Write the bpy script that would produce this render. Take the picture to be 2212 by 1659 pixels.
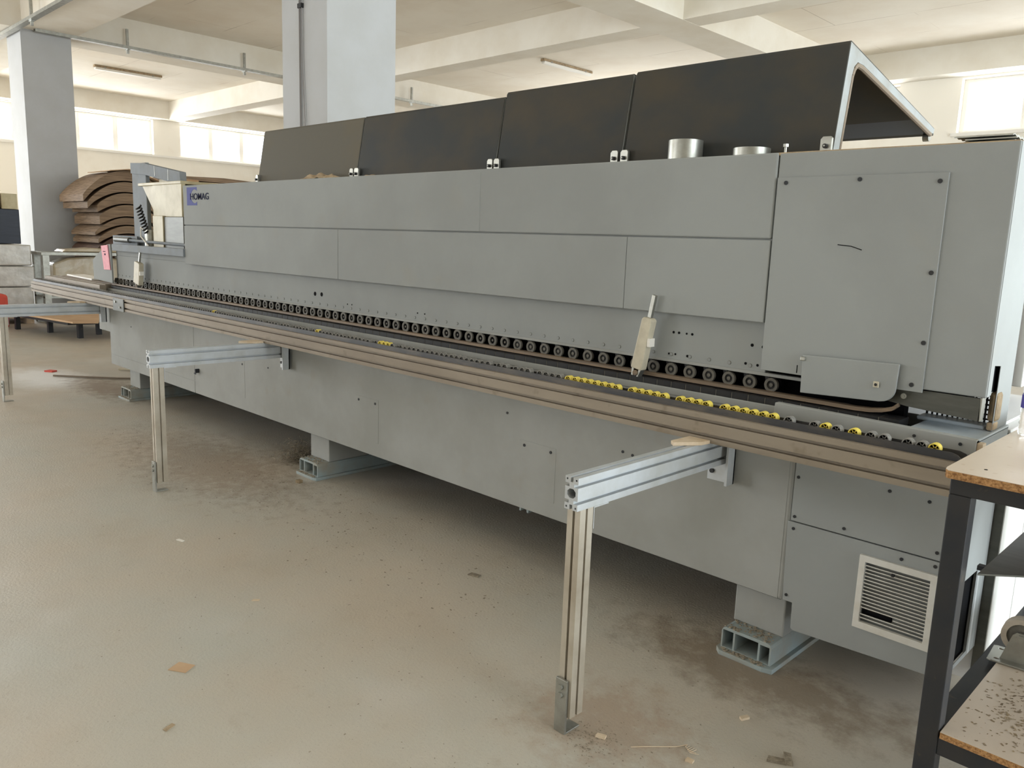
import bpy, bmesh, math, random
from mathutils import Matrix, Vector
random.seed(7)
scn = bpy.context.scene
COL = scn.collection
for o in list(bpy.data.objects): bpy.data.objects.remove(o)

# ------------------------------------------------------------------ camera
YAW, PITCH, ROLL, FPX, CAMZ = -0.775, -0.1743, 0.036, 1731.1, 1.5
fw = Vector((math.sin(YAW)*math.cos(PITCH), math.cos(YAW)*math.cos(PITCH), math.sin(PITCH)))
rt0 = Vector((math.cos(YAW), -math.sin(YAW), 0)); up0 = rt0.cross(fw)
rt = rt0*math.cos(ROLL)+up0*math.sin(ROLL); up = -rt0*math.sin(ROLL)+up0*math.cos(ROLL)
cd = bpy.data.cameras.new('camera'); cam = bpy.data.objects.new('camera', cd); COL.objects.link(cam)
m = Matrix((rt, up, -fw)).transposed().to_4x4(); m.translation = (0, 0, CAMZ)
cam.matrix_world = m
cd.sensor_width = 36; cd.lens = 36*FPX/2212; cd.clip_start = 0.05; cd.clip_end = 200
scn.camera = cam

# ------------------------------------------------------------------ light and exposure
scn.view_settings.view_transform = 'Standard'; scn.view_settings.look = 'None'
scn.view_settings.gamma = 1; scn.view_settings.use_curve_mapping = False
scn.view_settings.exposure = -0.05
w = bpy.data.worlds.new('daylight'); scn.world = w; w.use_nodes = True
bg = w.node_tree.nodes['Background']; bg.inputs[0].default_value = (0.93, 0.97, 1.0, 1); bg.inputs[1].default_value = 3.0
def area(name, loc, rot, sx, sy, power, col=(1, 1, 1)):
    l = bpy.data.lights.new(name, 'AREA'); l.shape = 'RECTANGLE'; l.size = sx; l.size_y = sy
    l.energy = power; l.color = col
    o = bpy.data.objects.new(name, l); COL.objects.link(o); o.location = loc; o.rotation_euler = rot
    return o
P2 = math.pi/2
# daylight through the wide doorway and windows of the right-hand wall, the far and left window strips
area('daylight_right_doorway', (4.85, 5.3, 2.15), (0, P2+0.12, 0), 3.8, 9.6, 900, (0.84, 0.95, 1.0))
area('added_left_fill', (-25.5, -1.9, 2.5), (0, -P2+0.0, 0), 3.6, 8.6, 1350, (0.90, 0.96, 1.0))  # added light at an unseen opening, brightens the far-left floor and bed
area('added_front_strip_fill', (-4.0, -9.1, 4.05), (P2-.25, 0, 0), 8.0, 0.8, 25, (0.90, 0.96, 1.0))  # weak added light from an unseen strip behind the camera
area('added_front_fill', (-13.0, -9.05, 1.9), (P2, 0, 0), 6.0, 3.4, 470, (0.94, 0.97, 1.0))  # added fill from behind the camera, no such opening in view
area('daylight_far_windows', (-5.0, 16.75, 4.25), (-P2, 0, 0), 20.0, 0.95, 650, (0.95, 0.98, 1.0))
area('daylight_left_windows', (-25.6, 7.5, 4.2), (0, -P2, 0), 0.9, 16.0, 900, (0.95, 0.98, 1.0))

# ------------------------------------------------------------------ materials
def hexc(r, g, b):
    f = lambda c: ((c/255+0.055)/1.055)**2.4 if c/255 > 0.04045 else c/255/12.92
    return (f(r), f(g), f(b), 1)
def mat(name, col, rough=0.6, metal=0.0, col2=None, scale=3.0, amt=0.5, lo=0.4, hi=0.65, bump=0.0, bscale=60, stretch=None, speck=None, trans=0.0, detail=6):
    mt = bpy.data.materials.new(name); mt.use_nodes = True; nt = mt.node_tree; N = nt.nodes; L = nt.links
    b = N['Principled BSDF']; b.inputs['Roughness'].default_value = rough; b.inputs['Metallic'].default_value = metal
    if metal < 0.3 and rough > 0.3: b.inputs['Specular IOR Level'].default_value = 0.3
    if trans: b.inputs['Transmission Weight'].default_value = trans
    tc = N.new('ShaderNodeTexCoord'); mp = N.new('ShaderNodeMapping'); L.new(tc.outputs['Object'], mp.inputs[0])
    if stretch: mp.inputs['Scale'].default_value = stretch
    last = None
    if col2:
        n = N.new('ShaderNodeTexNoise'); n.inputs['Scale'].default_value = scale; n.inputs['Detail'].default_value = detail; n.inputs['Roughness'].default_value = 0.6
        L.new(mp.outputs[0], n.inputs['Vector'])
        r = N.new('ShaderNodeMapRange'); r.inputs[1].default_value = lo; r.inputs[2].default_value = hi; r.inputs[3].default_value = 0; r.inputs[4].default_value = amt
        L.new(n.outputs['Fac'], r.inputs[0])
        mx = N.new('ShaderNodeMix'); mx.data_type = 'RGBA'; mx.inputs[6].default_value = col; mx.inputs[7].default_value = col2
        L.new(r.outputs[0], mx.inputs[0]); last = mx.outputs[2]
        L.new(last, b.inputs['Base Color'])
    else:
        b.inputs['Base Color'].default_value = col
    if speck:
        n2 = N.new('ShaderNodeTexNoise'); n2.inputs['Scale'].default_value = speck[1]; n2.inputs['Detail'].default_value = 3
        L.new(tc.outputs['Object'], n2.inputs['Vector'])
        r2 = N.new('ShaderNodeMapRange'); r2.inputs[1].default_value = speck[2]; r2.inputs[2].default_value = speck[3]; r2.inputs[4].default_value = speck[4]
        L.new(n2.outputs['Fac'], r2.inputs[0])
        mx2 = N.new('ShaderNodeMix'); mx2.data_type = 'RGBA'; mx2.inputs[7].default_value = speck[0]
        if last: L.new(last, mx2.inputs[6])
        else: mx2.inputs[6].default_value = col
        L.new(r2.outputs[0], mx2.inputs[0]); L.new(mx2.outputs[2], b.inputs['Base Color'])
    if bump:
        n3 = N.new('ShaderNodeTexNoise'); n3.inputs['Scale'].default_value = bscale; n3.inputs['Detail'].default_value = 4
        L.new(tc.outputs['Object'], n3.inputs['Vector'])
        bp = N.new('ShaderNodeBump'); bp.inputs['Strength'].default_value = bump; bp.inputs['Distance'].default_value = 0.01
        L.new(n3.outputs['Fac'], bp.inputs['Height']); L.new(bp.outputs[0], b.inputs['Normal'])
    return mt
M = {}
M['paint'] = mat('light_grey_machine_paint', hexc(150, 153, 152), 0.8, col2=hexc(140, 142, 141), scale=1.3, amt=0.8, bump=0.03, bscale=300, speck=(hexc(150, 144, 130), 4, 0.62, 0.8, 0.25))
M['post_grey'] = mat('dull_grey_blue_post_paint', hexc(128, 134, 140), 0.7, col2=hexc(118, 118, 116), scale=8, amt=0.5)
M['paint_low'] = mat('dusty_grey_machine_paint', hexc(156, 157, 154), 0.8, col2=hexc(141, 141, 136), scale=1.8, amt=0.8, bump=0.03, bscale=300, speck=(hexc(140, 128, 106), 5, 0.64, 0.8, 0.3))
M['paint_blue'] = mat('blue_grey_foot_paint', hexc(150, 162, 164), 0.5, col2=hexc(150, 140, 122), scale=6, amt=0.7, bump=0.05)
M['foot_dust'] = mat('sawdust_on_metal', hexc(165, 155, 138), 0.9, col2=hexc(110, 100, 85), scale=80, amt=0.7, bump=0.5, bscale=150)
M['alu'] = mat('clean_aluminium_profile', hexc(186, 190, 194), 0.5, 0.35, col2=hexc(165, 165, 160), scale=8, amt=0.6, bump=0.02)
M['alu_dusty'] = mat('dusty_aluminium_profile', hexc(142, 131, 116), 0.6, 0.2, col2=hexc(124, 112, 97), scale=2.0, amt=0.8, stretch=(0.6, 3, 3), speck=(hexc(110, 96, 78), 14, 0.62, 0.72, 0.5))
M['alu_leg'] = mat('worn_aluminium_leg', hexc(188, 180, 166), 0.4, 0.5, col2=hexc(160, 148, 130), scale=5, amt=0.8)
M['steel'] = mat('zinc_plated_steel', hexc(165, 165, 158), 0.4, 0.8, col2=hexc(130, 128, 120), scale=15, amt=0.6)
M['steel_dark'] = mat('raw_dark_steel', hexc(42, 44, 48), 0.5, 0.15, col2=hexc(54, 52, 51), scale=9, amt=0.7, speck=(hexc(110, 92, 70), 20, 0.68, 0.76, 0.4))
M['plate_dark'] = mat('brushed_dark_plate', hexc(96, 96, 90), 0.5, 0.5, col2=hexc(80, 80, 74), scale=5, amt=0.8, stretch=(1, 6, 6))
M['black'] = mat('black_plastic', hexc(28, 28, 30), 0.6, col2=hexc(48, 45, 41), scale=25, amt=0.5)
M['black_channel'] = mat('dusty_black_channel', hexc(52, 52, 54), 0.5, 0.3, col2=hexc(92, 84, 74), scale=6, amt=0.7, stretch=(1, 4, 4))
M['void'] = mat('black_shade_and_marks', hexc(22, 22, 24), 0.9); M['void'].node_tree.nodes['Principled BSDF'].inputs['Specular IOR Level'].default_value = 0.05  # near-black colour stands in for shade in openings; also holes and scratch
M['rubber'] = mat('grey_brown_rubber_seal', hexc(120, 108, 94), 0.8)
M['flange'] = mat('dusty_roller_flange', hexc(104, 100, 92), 0.65, 0.0, col2=hexc(80, 77, 70), scale=60, amt=0.6)
M['roller'] = mat('shiny_black_roller', hexc(24, 24, 28), 0.2, 0.3)
M['yellow'] = mat('yellow_roller_plastic', hexc(236, 214, 96), 0.5, col2=hexc(214, 196, 110), scale=70, amt=0.5)
M['greywheel'] = mat('dusty_grey_roller_wheel', hexc(120, 118, 114), 0.8, col2=hexc(160, 156, 148), scale=120, amt=0.6)
M['strip'] = mat('worn_brown_pressure_strip', hexc(134, 114, 92), 0.6, col2=hexc(92, 82, 72), scale=5, amt=0.7, stretch=(0.5, 5, 20))
M['lid'] = mat('dust_filmed_dark_lid', hexc(58, 60, 60), 0.6, col2=hexc(82, 72, 55), scale=1.8, amt=0.7, lo=0.45, hi=0.75, stretch=(1, 1, 1.4), speck=(hexc(74, 68, 56), 4, 0.5, 0.7, 0.4))
M['lid_pale'] = mat('heavily_dusted_lid', hexc(92, 88, 78), 0.75, col2=hexc(104, 92, 66), scale=1.6, amt=0.7, lo=0.45, hi=0.75)
M['lid_in'] = mat('dark_lid_lining', hexc(66, 74, 88), 0.5)
M['ring'] = mat('dark_cap_ring', hexc(110, 108, 100), 0.6)  # plain darker ring drawn around each plug cap
M['logo_blue'] = mat('faded_violet_blue_print', hexc(112, 116, 160), 0.95)
M['logo_text'] = mat('dark_blue_grey_print', hexc(56, 58, 78), 0.95)
M['pink'] = mat('faded_pink_tag', hexc(226, 160, 170), 0.7, col2=hexc(205, 140, 150), scale=30, amt=0.5)
M['chip'] = mat('particle_board_core', hexc(176, 134, 88), 0.85, col2=hexc(110, 74, 42), scale=160, amt=0.9, bump=0.4, bscale=200)
M['melamine'] = mat('beige_melamine_board', hexc(192, 177, 160), 0.35, col2=hexc(182, 166, 148), scale=4, amt=0.6, speck=(hexc(165, 140, 112), 45, 0.66, 0.72, 0.5))
M['wood'] = mat('pale_wood', hexc(204, 186, 162), 0.7, col2=hexc(184, 160, 130), scale=20, amt=0.7)
M['mdf'] = mat('tan_hardboard', hexc(190, 160, 128), 0.7, col2=hexc(172, 140, 108), scale=3, amt=0.7)
M['brownboard'] = mat('brown_laminated_sheets', hexc(142, 120, 98), 0.8, col2=hexc(98, 80, 64), scale=4, amt=0.8, stretch=(1, 0.6, 14))
M['brownboard2'] = mat('dark_brown_laminated_sheets', hexc(96, 74, 62), 0.75, col2=hexc(70, 52, 46), scale=4, amt=0.8, stretch=(1, 0.6, 14))
M['wrap'] = mat('plastic_wrapped_grey_boards', hexc(204, 202, 196), 0.2, col2=hexc(164, 160, 152), scale=4, amt=0.7, bump=0.6, bscale=7)
M['wrap_tan'] = mat('plastic_wrapped_tan_boards', hexc(178, 162, 134), 0.25, col2=hexc(200, 196, 180), scale=3, amt=0.6, bump=0.6, bscale=7)
M['navy'] = mat('dark_navy_sheets', hexc(38, 44, 58), 0.35, col2=hexc(24, 28, 40), scale=3, amt=0.8, stretch=(1, 1, 40))
M['carton'] = mat('brown_cardboard', hexc(170, 134, 100), 0.8, col2=hexc(190, 156, 120), scale=5, amt=0.6)
M['cream_box'] = mat('aged_cream_sheet_metal', hexc(190, 180, 150), 0.5, col2=hexc(160, 146, 112), scale=5, amt=0.8)
M['rag'] = mat('dusty_beige_rag', hexc(176, 156, 128), 0.95, col2=hexc(130, 112, 90), scale=20, amt=0.7, bump=0.6)
M['dust'] = mat('grey_dust_shavings', hexc(120, 110, 96), 1.0, col2=hexc(160, 150, 132), scale=80, amt=0.8)
M['red'] = mat('faded_red_plastic', hexc(196, 80, 66), 0.6)
M['orange'] = mat('yellow_orange_plastic', hexc(224, 170, 50), 0.5)
M['white_frame'] = mat('white_window_frame', hexc(226, 222, 214), 0.5)
M['white_panel'] = mat('white_cabinet_panel', hexc(216, 216, 214), 0.45, col2=hexc(200, 198, 194), scale=2, amt=0.5)
M['cable'] = mat('grey_cable', hexc(138, 134, 132), 0.7)
M['foam'] = mat('aged_brown_foam', hexc(150, 132, 104), 0.9, col2=hexc(120, 104, 86), scale=14, amt=0.8, bump=0.6, bscale=30)
M['lever'] = mat('worn_cream_plastic_cover', hexc(196, 188, 168), 0.5, col2=hexc(150, 140, 122), scale=10, amt=0.5)
M['wheel_rubber'] = mat('grey_rubber_tyre', hexc(170, 160, 146), 0.7, col2=hexc(130, 122, 110), scale=20, amt=0.6)
M['purple'] = mat('purple_blue_bottle_label', hexc(70, 64, 140), 0.4)
M['water'] = mat('clear_bottle_plastic', (0.92, 0.95, 0.97, 1), 0.08, trans=0.9); M['water'].node_tree.nodes['Principled BSDF'].inputs['IOR'].default_value = 1.2
M['plaster'] = mat('cream_wall_plaster', hexc(234, 228, 216), 0.9, col2=hexc(218, 206, 188), scale=0.8, amt=0.7, lo=0.5, hi=0.75, bump=0.05, bscale=20)
M['column'] = mat('white_painted_column', hexc(178, 179, 180), 0.7, col2=hexc(168, 167, 164), scale=2.5, amt=0.4, bump=0.12, bscale=8)
M['beam'] = mat('whitewashed_concrete_beam', hexc(228, 222, 210), 0.85, col2=hexc(214, 204, 186), scale=1.2, amt=0.6, bump=0.08, bscale=8)
def glass():
    mt = bpy.data.materials.new('window_glass'); mt.use_nodes = True; nt = mt.node_tree; N = nt.nodes
    N.remove(N['Principled BSDF']); out = N['Material Output']
    t = N.new('ShaderNodeBsdfTransparent'); t.inputs[0].default_value = (0.97, 0.98, 1, 1)
    g = N.new('ShaderNodeBsdfGlossy'); g.inputs['Roughness'].default_value = 0.05
    mx = N.new('ShaderNodeMixShader'); mx.inputs[0].default_value = 0.06
    nt.links.new(t.outputs[0], mx.inputs[1]); nt.links.new(g.outputs[0], mx.inputs[2]); nt.links.new(mx.outputs[0], out.inputs[0])
    return mt
M['flange_paint'] = mat('grey_lid_flange', hexc(138, 142, 142), 0.5, 0.2, col2=hexc(120, 116, 108), scale=8, amt=0.6)
M['table_metal'] = mat('satin_blue_grey_table_metal', hexc(176, 186, 194), 0.35, 0.1, col2=hexc(160, 165, 168), scale=8, amt=0.5)
M['glass'] = glass()
M['vent_white'] = mat('off_white_vent_plastic', hexc(206, 204, 198), 0.5, col2=hexc(190, 184, 172), scale=20, amt=0.5)
def floor_mat():
    mt = bpy.data.materials.new('dusty_concrete_floor'); mt.use_nodes = True; nt = mt.node_tree; N = nt.nodes; L = nt.links
    b = N['Principled BSDF']; b.inputs['Roughness'].default_value = 0.42
    tc = N.new('ShaderNodeTexCoord')
    def noise(s, d=6, ro=0.6):
        n = N.new('ShaderNodeTexNoise'); n.inputs['Scale'].default_value = s; n.inputs['Detail'].default_value = d; n.inputs['Roughness'].default_value = ro
        L.new(tc.outputs['Object'], n.inputs['Vector']); return n.outputs['Fac']
    def rng(src, a, c, hi):
        r = N.new('ShaderNodeMapRange'); r.inputs[1].default_value = a; r.inputs[2].default_value = c; r.inputs[4].default_value = hi
        L.new(src, r.inputs[0]); return r.outputs[0]
    def mix(fac, a, bcol):
        x = N.new('ShaderNodeMix'); x.data_type = 'RGBA'; L.new(fac, x.inputs[0])
        if isinstance(a, tuple): x.inputs[6].default_value = a
        else: L.new(a, x.inputs[6])
        x.inputs[7].default_value = bcol; return x.outputs[2]
    c = mix(rng(noise(0.9), 0.35, 0.65, 1.0), hexc(176, 173, 163), hexc(182, 170, 154))
    c = mix(rng(noise(2.6, 8), 0.52, 0.75, 0.35), c, hexc(166, 154, 136))
    c = mix(rng(noise(9, 8, 0.7), 0.58, 0.72, 0.3), c, hexc(150, 134, 114))
    c = mix(rng(noise(0.55, 3), 0.60, 0.72, 0.7), c, hexc(196, 192, 186))
    c = mix(rng(noise(220, 2), 0.60, 0.72, 0.30), c, hexc(205, 192, 170))
    c = mix(rng(noise(140, 2), 0.62, 0.75, 0.35), c, hexc(110, 96, 78))
    def spot(c, px, py, rx, ry, s, edge, colr, k):
        mp = N.new('ShaderNodeMapping'); mp.vector_type = 'POINT'; mp.inputs['Location'].default_value = (-px/rx, -py/ry, 0); mp.inputs['Scale'].default_value = (1/rx, 1/ry, 0)
        L.new(tc.outputs['Object'], mp.inputs[0]); ln = N.new('ShaderNodeVectorMath'); ln.operation = 'LENGTH'; L.new(mp.outputs[0], ln.inputs[0])
        ad = N.new('ShaderNodeMath'); ad.operation = 'MULTIPLY_ADD'; L.new(noise(s, 6, 0.7), ad.inputs[0]); ad.inputs[1].default_value = -edge; L.new(ln.outputs['Value'], ad.inputs[2])
        r = N.new('ShaderNodeMapRange'); r.inputs[1].default_value = 1-edge*.5; r.inputs[2].default_value = .35-edge*.5; r.inputs[4].default_value = k; L.new(ad.outputs[0], r.inputs[0])
        return mix(r.outputs[0], c, colr)
    c = spot(c, -8.9, 2.35, .9, .45, 3, 1.2, hexc(232, 232, 232), .8)      # spilt white dust by the far leg
    c = spot(c, -5.0, 2.25, 1.3, .50, 14, 2.6, hexc(128, 108, 88), .55)    # raked-up sawdust before the middle foot
    c = spot(c, -8.0, 2.65, .9, .30, 12, 2.2, hexc(120, 100, 80), .7)
    c = spot(c, -1.2, 2.55, .7, .25, 10, 2.4, hexc(110, 92, 72), .6)
    c = spot(c, -1.4, 1.9, .35, .30, 12, 2.2, hexc(148, 120, 96), .5)
    L.new(c, b.inputs['Base Color'])
    rr = N.new('ShaderNodeMapRange'); rr.inputs[1].default_value = .3; rr.inputs[2].default_value = .7; rr.inputs[3].default_value = .38; rr.inputs[4].default_value = .6; L.new(noise(3, 5), rr.inputs[0]); L.new(rr.outputs[0], b.inputs['Roughness'])
    bp = N.new('ShaderNodeBump'); bp.inputs['Strength'].default_value = 0.25; bp.inputs['Distance'].default_value = 0.01
    L.new(noise(90, 5), bp.inputs['Height']); L.new(bp.outputs[0], b.inputs['Normal'])
    return mt
M['floor'] = floor_mat()
def ceil_mat():
    mt = mat('ceiling_board_marked_plaster', hexc(234, 227, 214), 0.9, col2=hexc(220, 208, 190), scale=0.7, amt=0.6, bump=0.05, bscale=10)
    nt = mt.node_tree; N = nt.nodes; L = nt.links; b = N['Principled BSDF']
    src = b.inputs['Base Color'].links[0].from_socket
    tc = N.new('ShaderNodeTexCoord'); br = N.new('ShaderNodeTexBrick'); L.new(tc.outputs['Object'], br.inputs['Vector'])
    br.inputs['Scale'].default_value = 1.0; br.inputs['Mortar Size'].default_value = 0.008; br.inputs['Brick Width'].default_value = 2.5; br.inputs['Row Height'].default_value = 1.25
    br.inputs['Mortar Smooth'].default_value = 0.5
    n = N.new('ShaderNodeTexNoise'); n.inputs['Scale'].default_value = 0.9; L.new(tc.outputs['Object'], n.inputs['Vector'])
    r = N.new('ShaderNodeMapRange'); r.inputs[1].default_value = 0.45; r.inputs[2].default_value = 0.6; r.inputs[4].default_value = 0.6; L.new(n.outputs['Fac'], r.inputs[0])
    mu = N.new('ShaderNodeMath'); mu.operation = 'MULTIPLY'; L.new(br.outputs['Fac'], mu.inputs[0]); L.new(r.outputs[0], mu.inputs[1])
    mx = N.new('ShaderNodeMix'); mx.data_type = 'RGBA'; L.new(mu.outputs[0], mx.inputs[0]); L.new(src, mx.inputs[6]); mx.inputs[7].default_value = hexc(150, 132, 110)
    L.new(mx.outputs[2], b.inputs['Base Color'])
    return mt
M['ceiling'] = ceil_mat()

for k_ in ('logo_blue', 'logo_text'): M[k_].node_tree.nodes['Principled BSDF'].inputs['Specular IOR Level'].default_value = 0.0
for k_ in ('paint', 'paint_low', 'post_grey', 'lid', 'beam', 'plaster', 'ceiling', 'column'): M[k_].node_tree.nodes['Principled BSDF'].inputs['Specular IOR Level'].default_value = 0.15
# ------------------------------------------------------------------ geometry helpers
def bm_new(): return bmesh.new()
def box(bm, x0, x1, y0, y1, z0, z1, mi=0):
    vs = [bm.verts.new(p) for p in ((x0, y0, z0), (x1, y0, z0), (x1, y1, z0), (x0, y1, z0), (x0, y0, z1), (x1, y0, z1), (x1, y1, z1), (x0, y1, z1))]
    for f in ((0, 3, 2, 1), (4, 5, 6, 7), (0, 1, 5, 4), (1, 2, 6, 5), (2, 3, 7, 6), (3, 0, 4, 7)):
        fc = bm.faces.new([vs[i] for i in f]); fc.material_index = mi
def _pt(axis, u, v, a):
    return {'x': (a, u, v), 'y': (u, a, v), 'z': (u, v, a)}[axis]
def prism(bm, outer, axis, a, b, holes=(), mi=0):
    loops = [outer]+list(holes); rings = []
    for lp in loops:
        A = [bm.verts.new(_pt(axis, u, v, a)) for u, v in lp]; B = [bm.verts.new(_pt(axis, u, v, b)) for u, v in lp]
        rings.append((A, B))
    fs = []
    for k in (0, 1):
        if holes:
            es = []
            for r in rings:
                R_ = r[k]; es += [bm.edges.new((R_[i], R_[(i+1) % len(R_)])) for i in range(len(R_))]
            g = bmesh.ops.triangle_fill(bm, edges=es, use_beauty=True)
            fs += [e for e in g['geom'] if isinstance(e, bmesh.types.BMFace)]
        else:
            fs.append(bm.faces.new(rings[0][k]))
    for A, B in rings:
        n = len(A)
        for i in range(n): fs.append(bm.faces.new((A[i], A[(i+1) % n], B[(i+1) % n], B[i])))
    bmesh.ops.recalc_face_normals(bm, faces=fs)
    for f in fs: f.material_index = mi
def circ(cu, cv, r, n=16, ph=0.0, ru=None):
    return [(cu+(ru or r)*math.cos(2*math.pi*i/n+ph), cv+r*math.sin(2*math.pi*i/n+ph)) for i in range(n)]
def cyl(bm, axis, cu, cv, r, a, b, n=16, mi=0, hole=None):
    prism(bm, circ(cu, cv, r, n), axis, a, b, [circ(cu, cv, hole, n)] if hole else (), mi)
def rod(bm, p, q, r, n=8, mi=0, r2=None):
    p, q = Vector(p), Vector(q); d = (q-p).normalized(); s = d.cross(Vector((0, 0, 1)) if abs(d.z) < 0.9 else Vector((1, 0, 0))).normalized(); t = d.cross(s)
    r2 = r if r2 is None else r2
    A = [bm.verts.new(p+(s*math.cos(2*math.pi*i/n)+t*math.sin(2*math.pi*i/n))*r) for i in range(n)]
    B = [bm.verts.new(q+(s*math.cos(2*math.pi*i/n)+t*math.sin(2*math.pi*i/n))*r2) for i in range(n)]
    fs = [bm.faces.new(A), bm.faces.new(B)]+[bm.faces.new((A[i], A[(i+1) % n], B[(i+1) % n], B[i])) for i in range(n)]
    bmesh.ops.recalc_face_normals(bm, faces=fs)
    for f in fs: f.material_index = mi
def tube_path(bm, pts, r, n=6, mi=0):
    for i in range(len(pts)-1): rod(bm, pts[i], pts[i+1], r, n, mi)
def obj(name, bm, mats, parent=None, bevel=0, smooth=False, loc=None, rot=None, segs=2):
    me = bpy.data.meshes.new(name); bm.to_mesh(me); bm.free()
    if not isinstance(mats, (list, tuple)): mats = [mats]
    for x in mats: me.materials.append(M[x])
    o = bpy.data.objects.new(name, me); COL.objects.link(o)
    if smooth:
        for p in me.polygons: p.use_smooth = True
        md = o.modifiers.new('edge', 'EDGE_SPLIT'); md.split_angle = math.radians(35)
    if bevel:
        md = o.modifiers.new('bevel', 'BEVEL'); md.width = bevel; md.segments = segs; md.limit_method = 'ANGLE'; md.angle_limit = math.radians(40)
    if loc: o.location = loc
    if rot: o.rotation_euler = rot
    if parent: attach(o, parent)
    return o
def attach(o, parent):
    o.parent = parent
    if parent.type == 'EMPTY': o.matrix_parent_inverse = Matrix.Translation(-Vector(parent.location))
def tag(o, label, cat, group=None, kind=None):
    o['label'] = label; o['category'] = cat
    if group: o['group'] = group
    if kind: o['kind'] = kind
    return o
def thing(name, loc, label, cat, group=None):
    o = bpy.data.objects.new(name, None); COL.objects.link(o); o.location = loc; o.empty_display_size = 0.1
    return tag(o, label, cat, group)
def struct(name, bm, mats, parent=None, **k):
    o = obj(name, bm, mats, parent, **k)
    if not parent: o['kind'] = 'structure'
    return o
def inst(src, loc, parent, rot=None):
    c = src.copy(); COL.objects.link(c); c.location = loc
    if rot: c.rotation_euler = rot
    c.parent = parent
    if parent.type == 'EMPTY': c.matrix_parent_inverse = Matrix.Translation(-Vector(parent.location))
    return c
def B1(name, x0, x1, y0, y1, z0, z1, mt, parent=None, bevel=0, **k):
    bm = bm_new(); box(bm, x0, x1, y0, y1, z0, z1); return obj(name, bm, mt, parent, bevel, **k)

# ================================================================== SETTING
CZ, BZ = 5.25, 4.75
XL, XR, YF, YB = -25.2, 4.6, -8.8, 16.5
bm = bm_new(); box(bm, XL-.4, XR+.4, YF-.4, YB+.4, -0.12, 0); struct('floor', bm, 'floor')
bm = bm_new(); box(bm, XL-.4, XR+.4, YF-.4, YB+.4, CZ, CZ+0.2); struct('ceiling', bm, 'ceiling')
# left wall (x = XL) with its window strip
wins_left = [(3.3, 6.41), (6.95, 10.04), (10.84, 13.95)]
def rect(u0, u1, v0, v1): return [(u0, v0), (u1, v0), (u1, v1), (u0, v1)]
bm = bm_new(); prism(bm, rect(YF-.4, YB+.4, 0, CZ), 'x', XL-.35, XL, [rect(-6.6, 2.7, 0.6, 4.5)]+[rect(a, b, 3.72, 4.72) for a, b in wins_left]); struct('wall_left', bm, 'plaster')  # large unseen opening at low y added for the left fill
wins_back = [(-21.5, -18.4), (-17.5, -14.4), (-13.6, -10.5), (-9.2, -6.1), (-5.02, -1.9), (-1.1, 2.0)]
bm = bm_new(); prism(bm, rect(XL-.35, XR+.35, 0, CZ), 'y', YB, YB+.35, [rect(a, b, 3.76, 4.72) for a, b in wins_back]); struct('wall_back', bm, 'plaster')
bm = bm_new(); prism(bm, rect(YF-.4, YB+.4, 0, CZ), 'x', XR, XR+.3, [rect(0.3, 10.3, 0.25, 4.2)]); struct('wall_right', bm, 'plaster')
bm = bm_new(); prism(bm, rect(XL-.35, XR+.35, 0, CZ), 'y', YF-.35, YF, [rect(-16.2, -9.8, 0.05, 3.8), rect(-8.2, 0.2, 3.6, 4.5)]); struct('wall_front', bm, 'plaster')  # both unseen openings added for the front fill lights
wn = 0
def window(axis, c, u0, u1, z0, z1, nsash, inward):
    """frame set in the reveal, nsash sashes, each with its own pane"""
    global wn
    wn += 1
    bm = bm_new(); t = 0.05
    mull = [u0+(u1-u0)*k/nsash for k in range(nsash+1)]
    holes = [rect(mull[i]+t*(0.9 if i else 1.2), mull[i+1]-t*(0.9 if i < nsash-1 else 1.2), z0+t, z1-t) for i in range(nsash)]
    prism(bm, rect(u0, u1, z0, z1), axis, c-0.03, c+0.03, holes)
    f = struct('window_%d' % wn, bm, 'white_frame')
    for h in holes:
        (a, _), (b, _) = h[0], h[1]
        b2 = bm_new(); prism(b2, rect(a, b, h[0][1], h[2][1]), axis, c-0.004, c+0.004); obj('pane', b2, 'glass', f)
        b3 = bm_new(); s = 0.022
        prism(b3, rect(a, b, h[0][1], h[2][1]), axis, c-0.015+inward*0.03, c+0.015+inward*0.03, [rect(a+s, b-s, h[0][1]+s, h[2][1]-s)]); obj('sash', b3, 'white_frame', f)
for a, b in wins_left: window('x', XL-0.2, a, b, 3.72, 4.72, 3, 1)
for a, b in wins_back[3:6]: window('y', YB+0.2, a, b, 3.76, 4.72, 3, -1)
# beams
n = 0
def trim(bm, mt='beam'):
    global n
    n += 1; return struct('trim_%d' % n, bm, mt)
for y0, y1 in ((-1.9, -1.1), (4.25, 5.05), (10.36, 10.80), (YB-.4, YB)):
    bm = bm_new(); box(bm, XL, XR, y0, y1, BZ, CZ); trim(bm)
for x0, x1 in ((XL, -24.8), (-16.75, -15.94), (-7.7, -6.97), (1.6, 2.35)):
    bm = bm_new(); box(bm, x0, x1, YF, YB, BZ-0.003, CZ); trim(bm)
# window sill ledges
bm = bm_new(); box(bm, XL-.02, XL+.06, 3.2, 14.1, 3.66, 3.72); trim(bm, 'white_frame')
bm = bm_new(); box(bm, -5.1, -1.8, YB-.06, YB+.02, 3.70, 3.76); trim(bm, 'white_frame')
# columns
def column(x0, x1, y0, y1):
    bm = bm_new(); box(bm, x0, x1, y0, y1, 0, BZ-0.003); return trim(bm, 'column')
column(-16.75, -15.94, 4.22, 5.0)
c2 = column(-7.55, -6.75, 4.30, 5.08)
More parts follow.
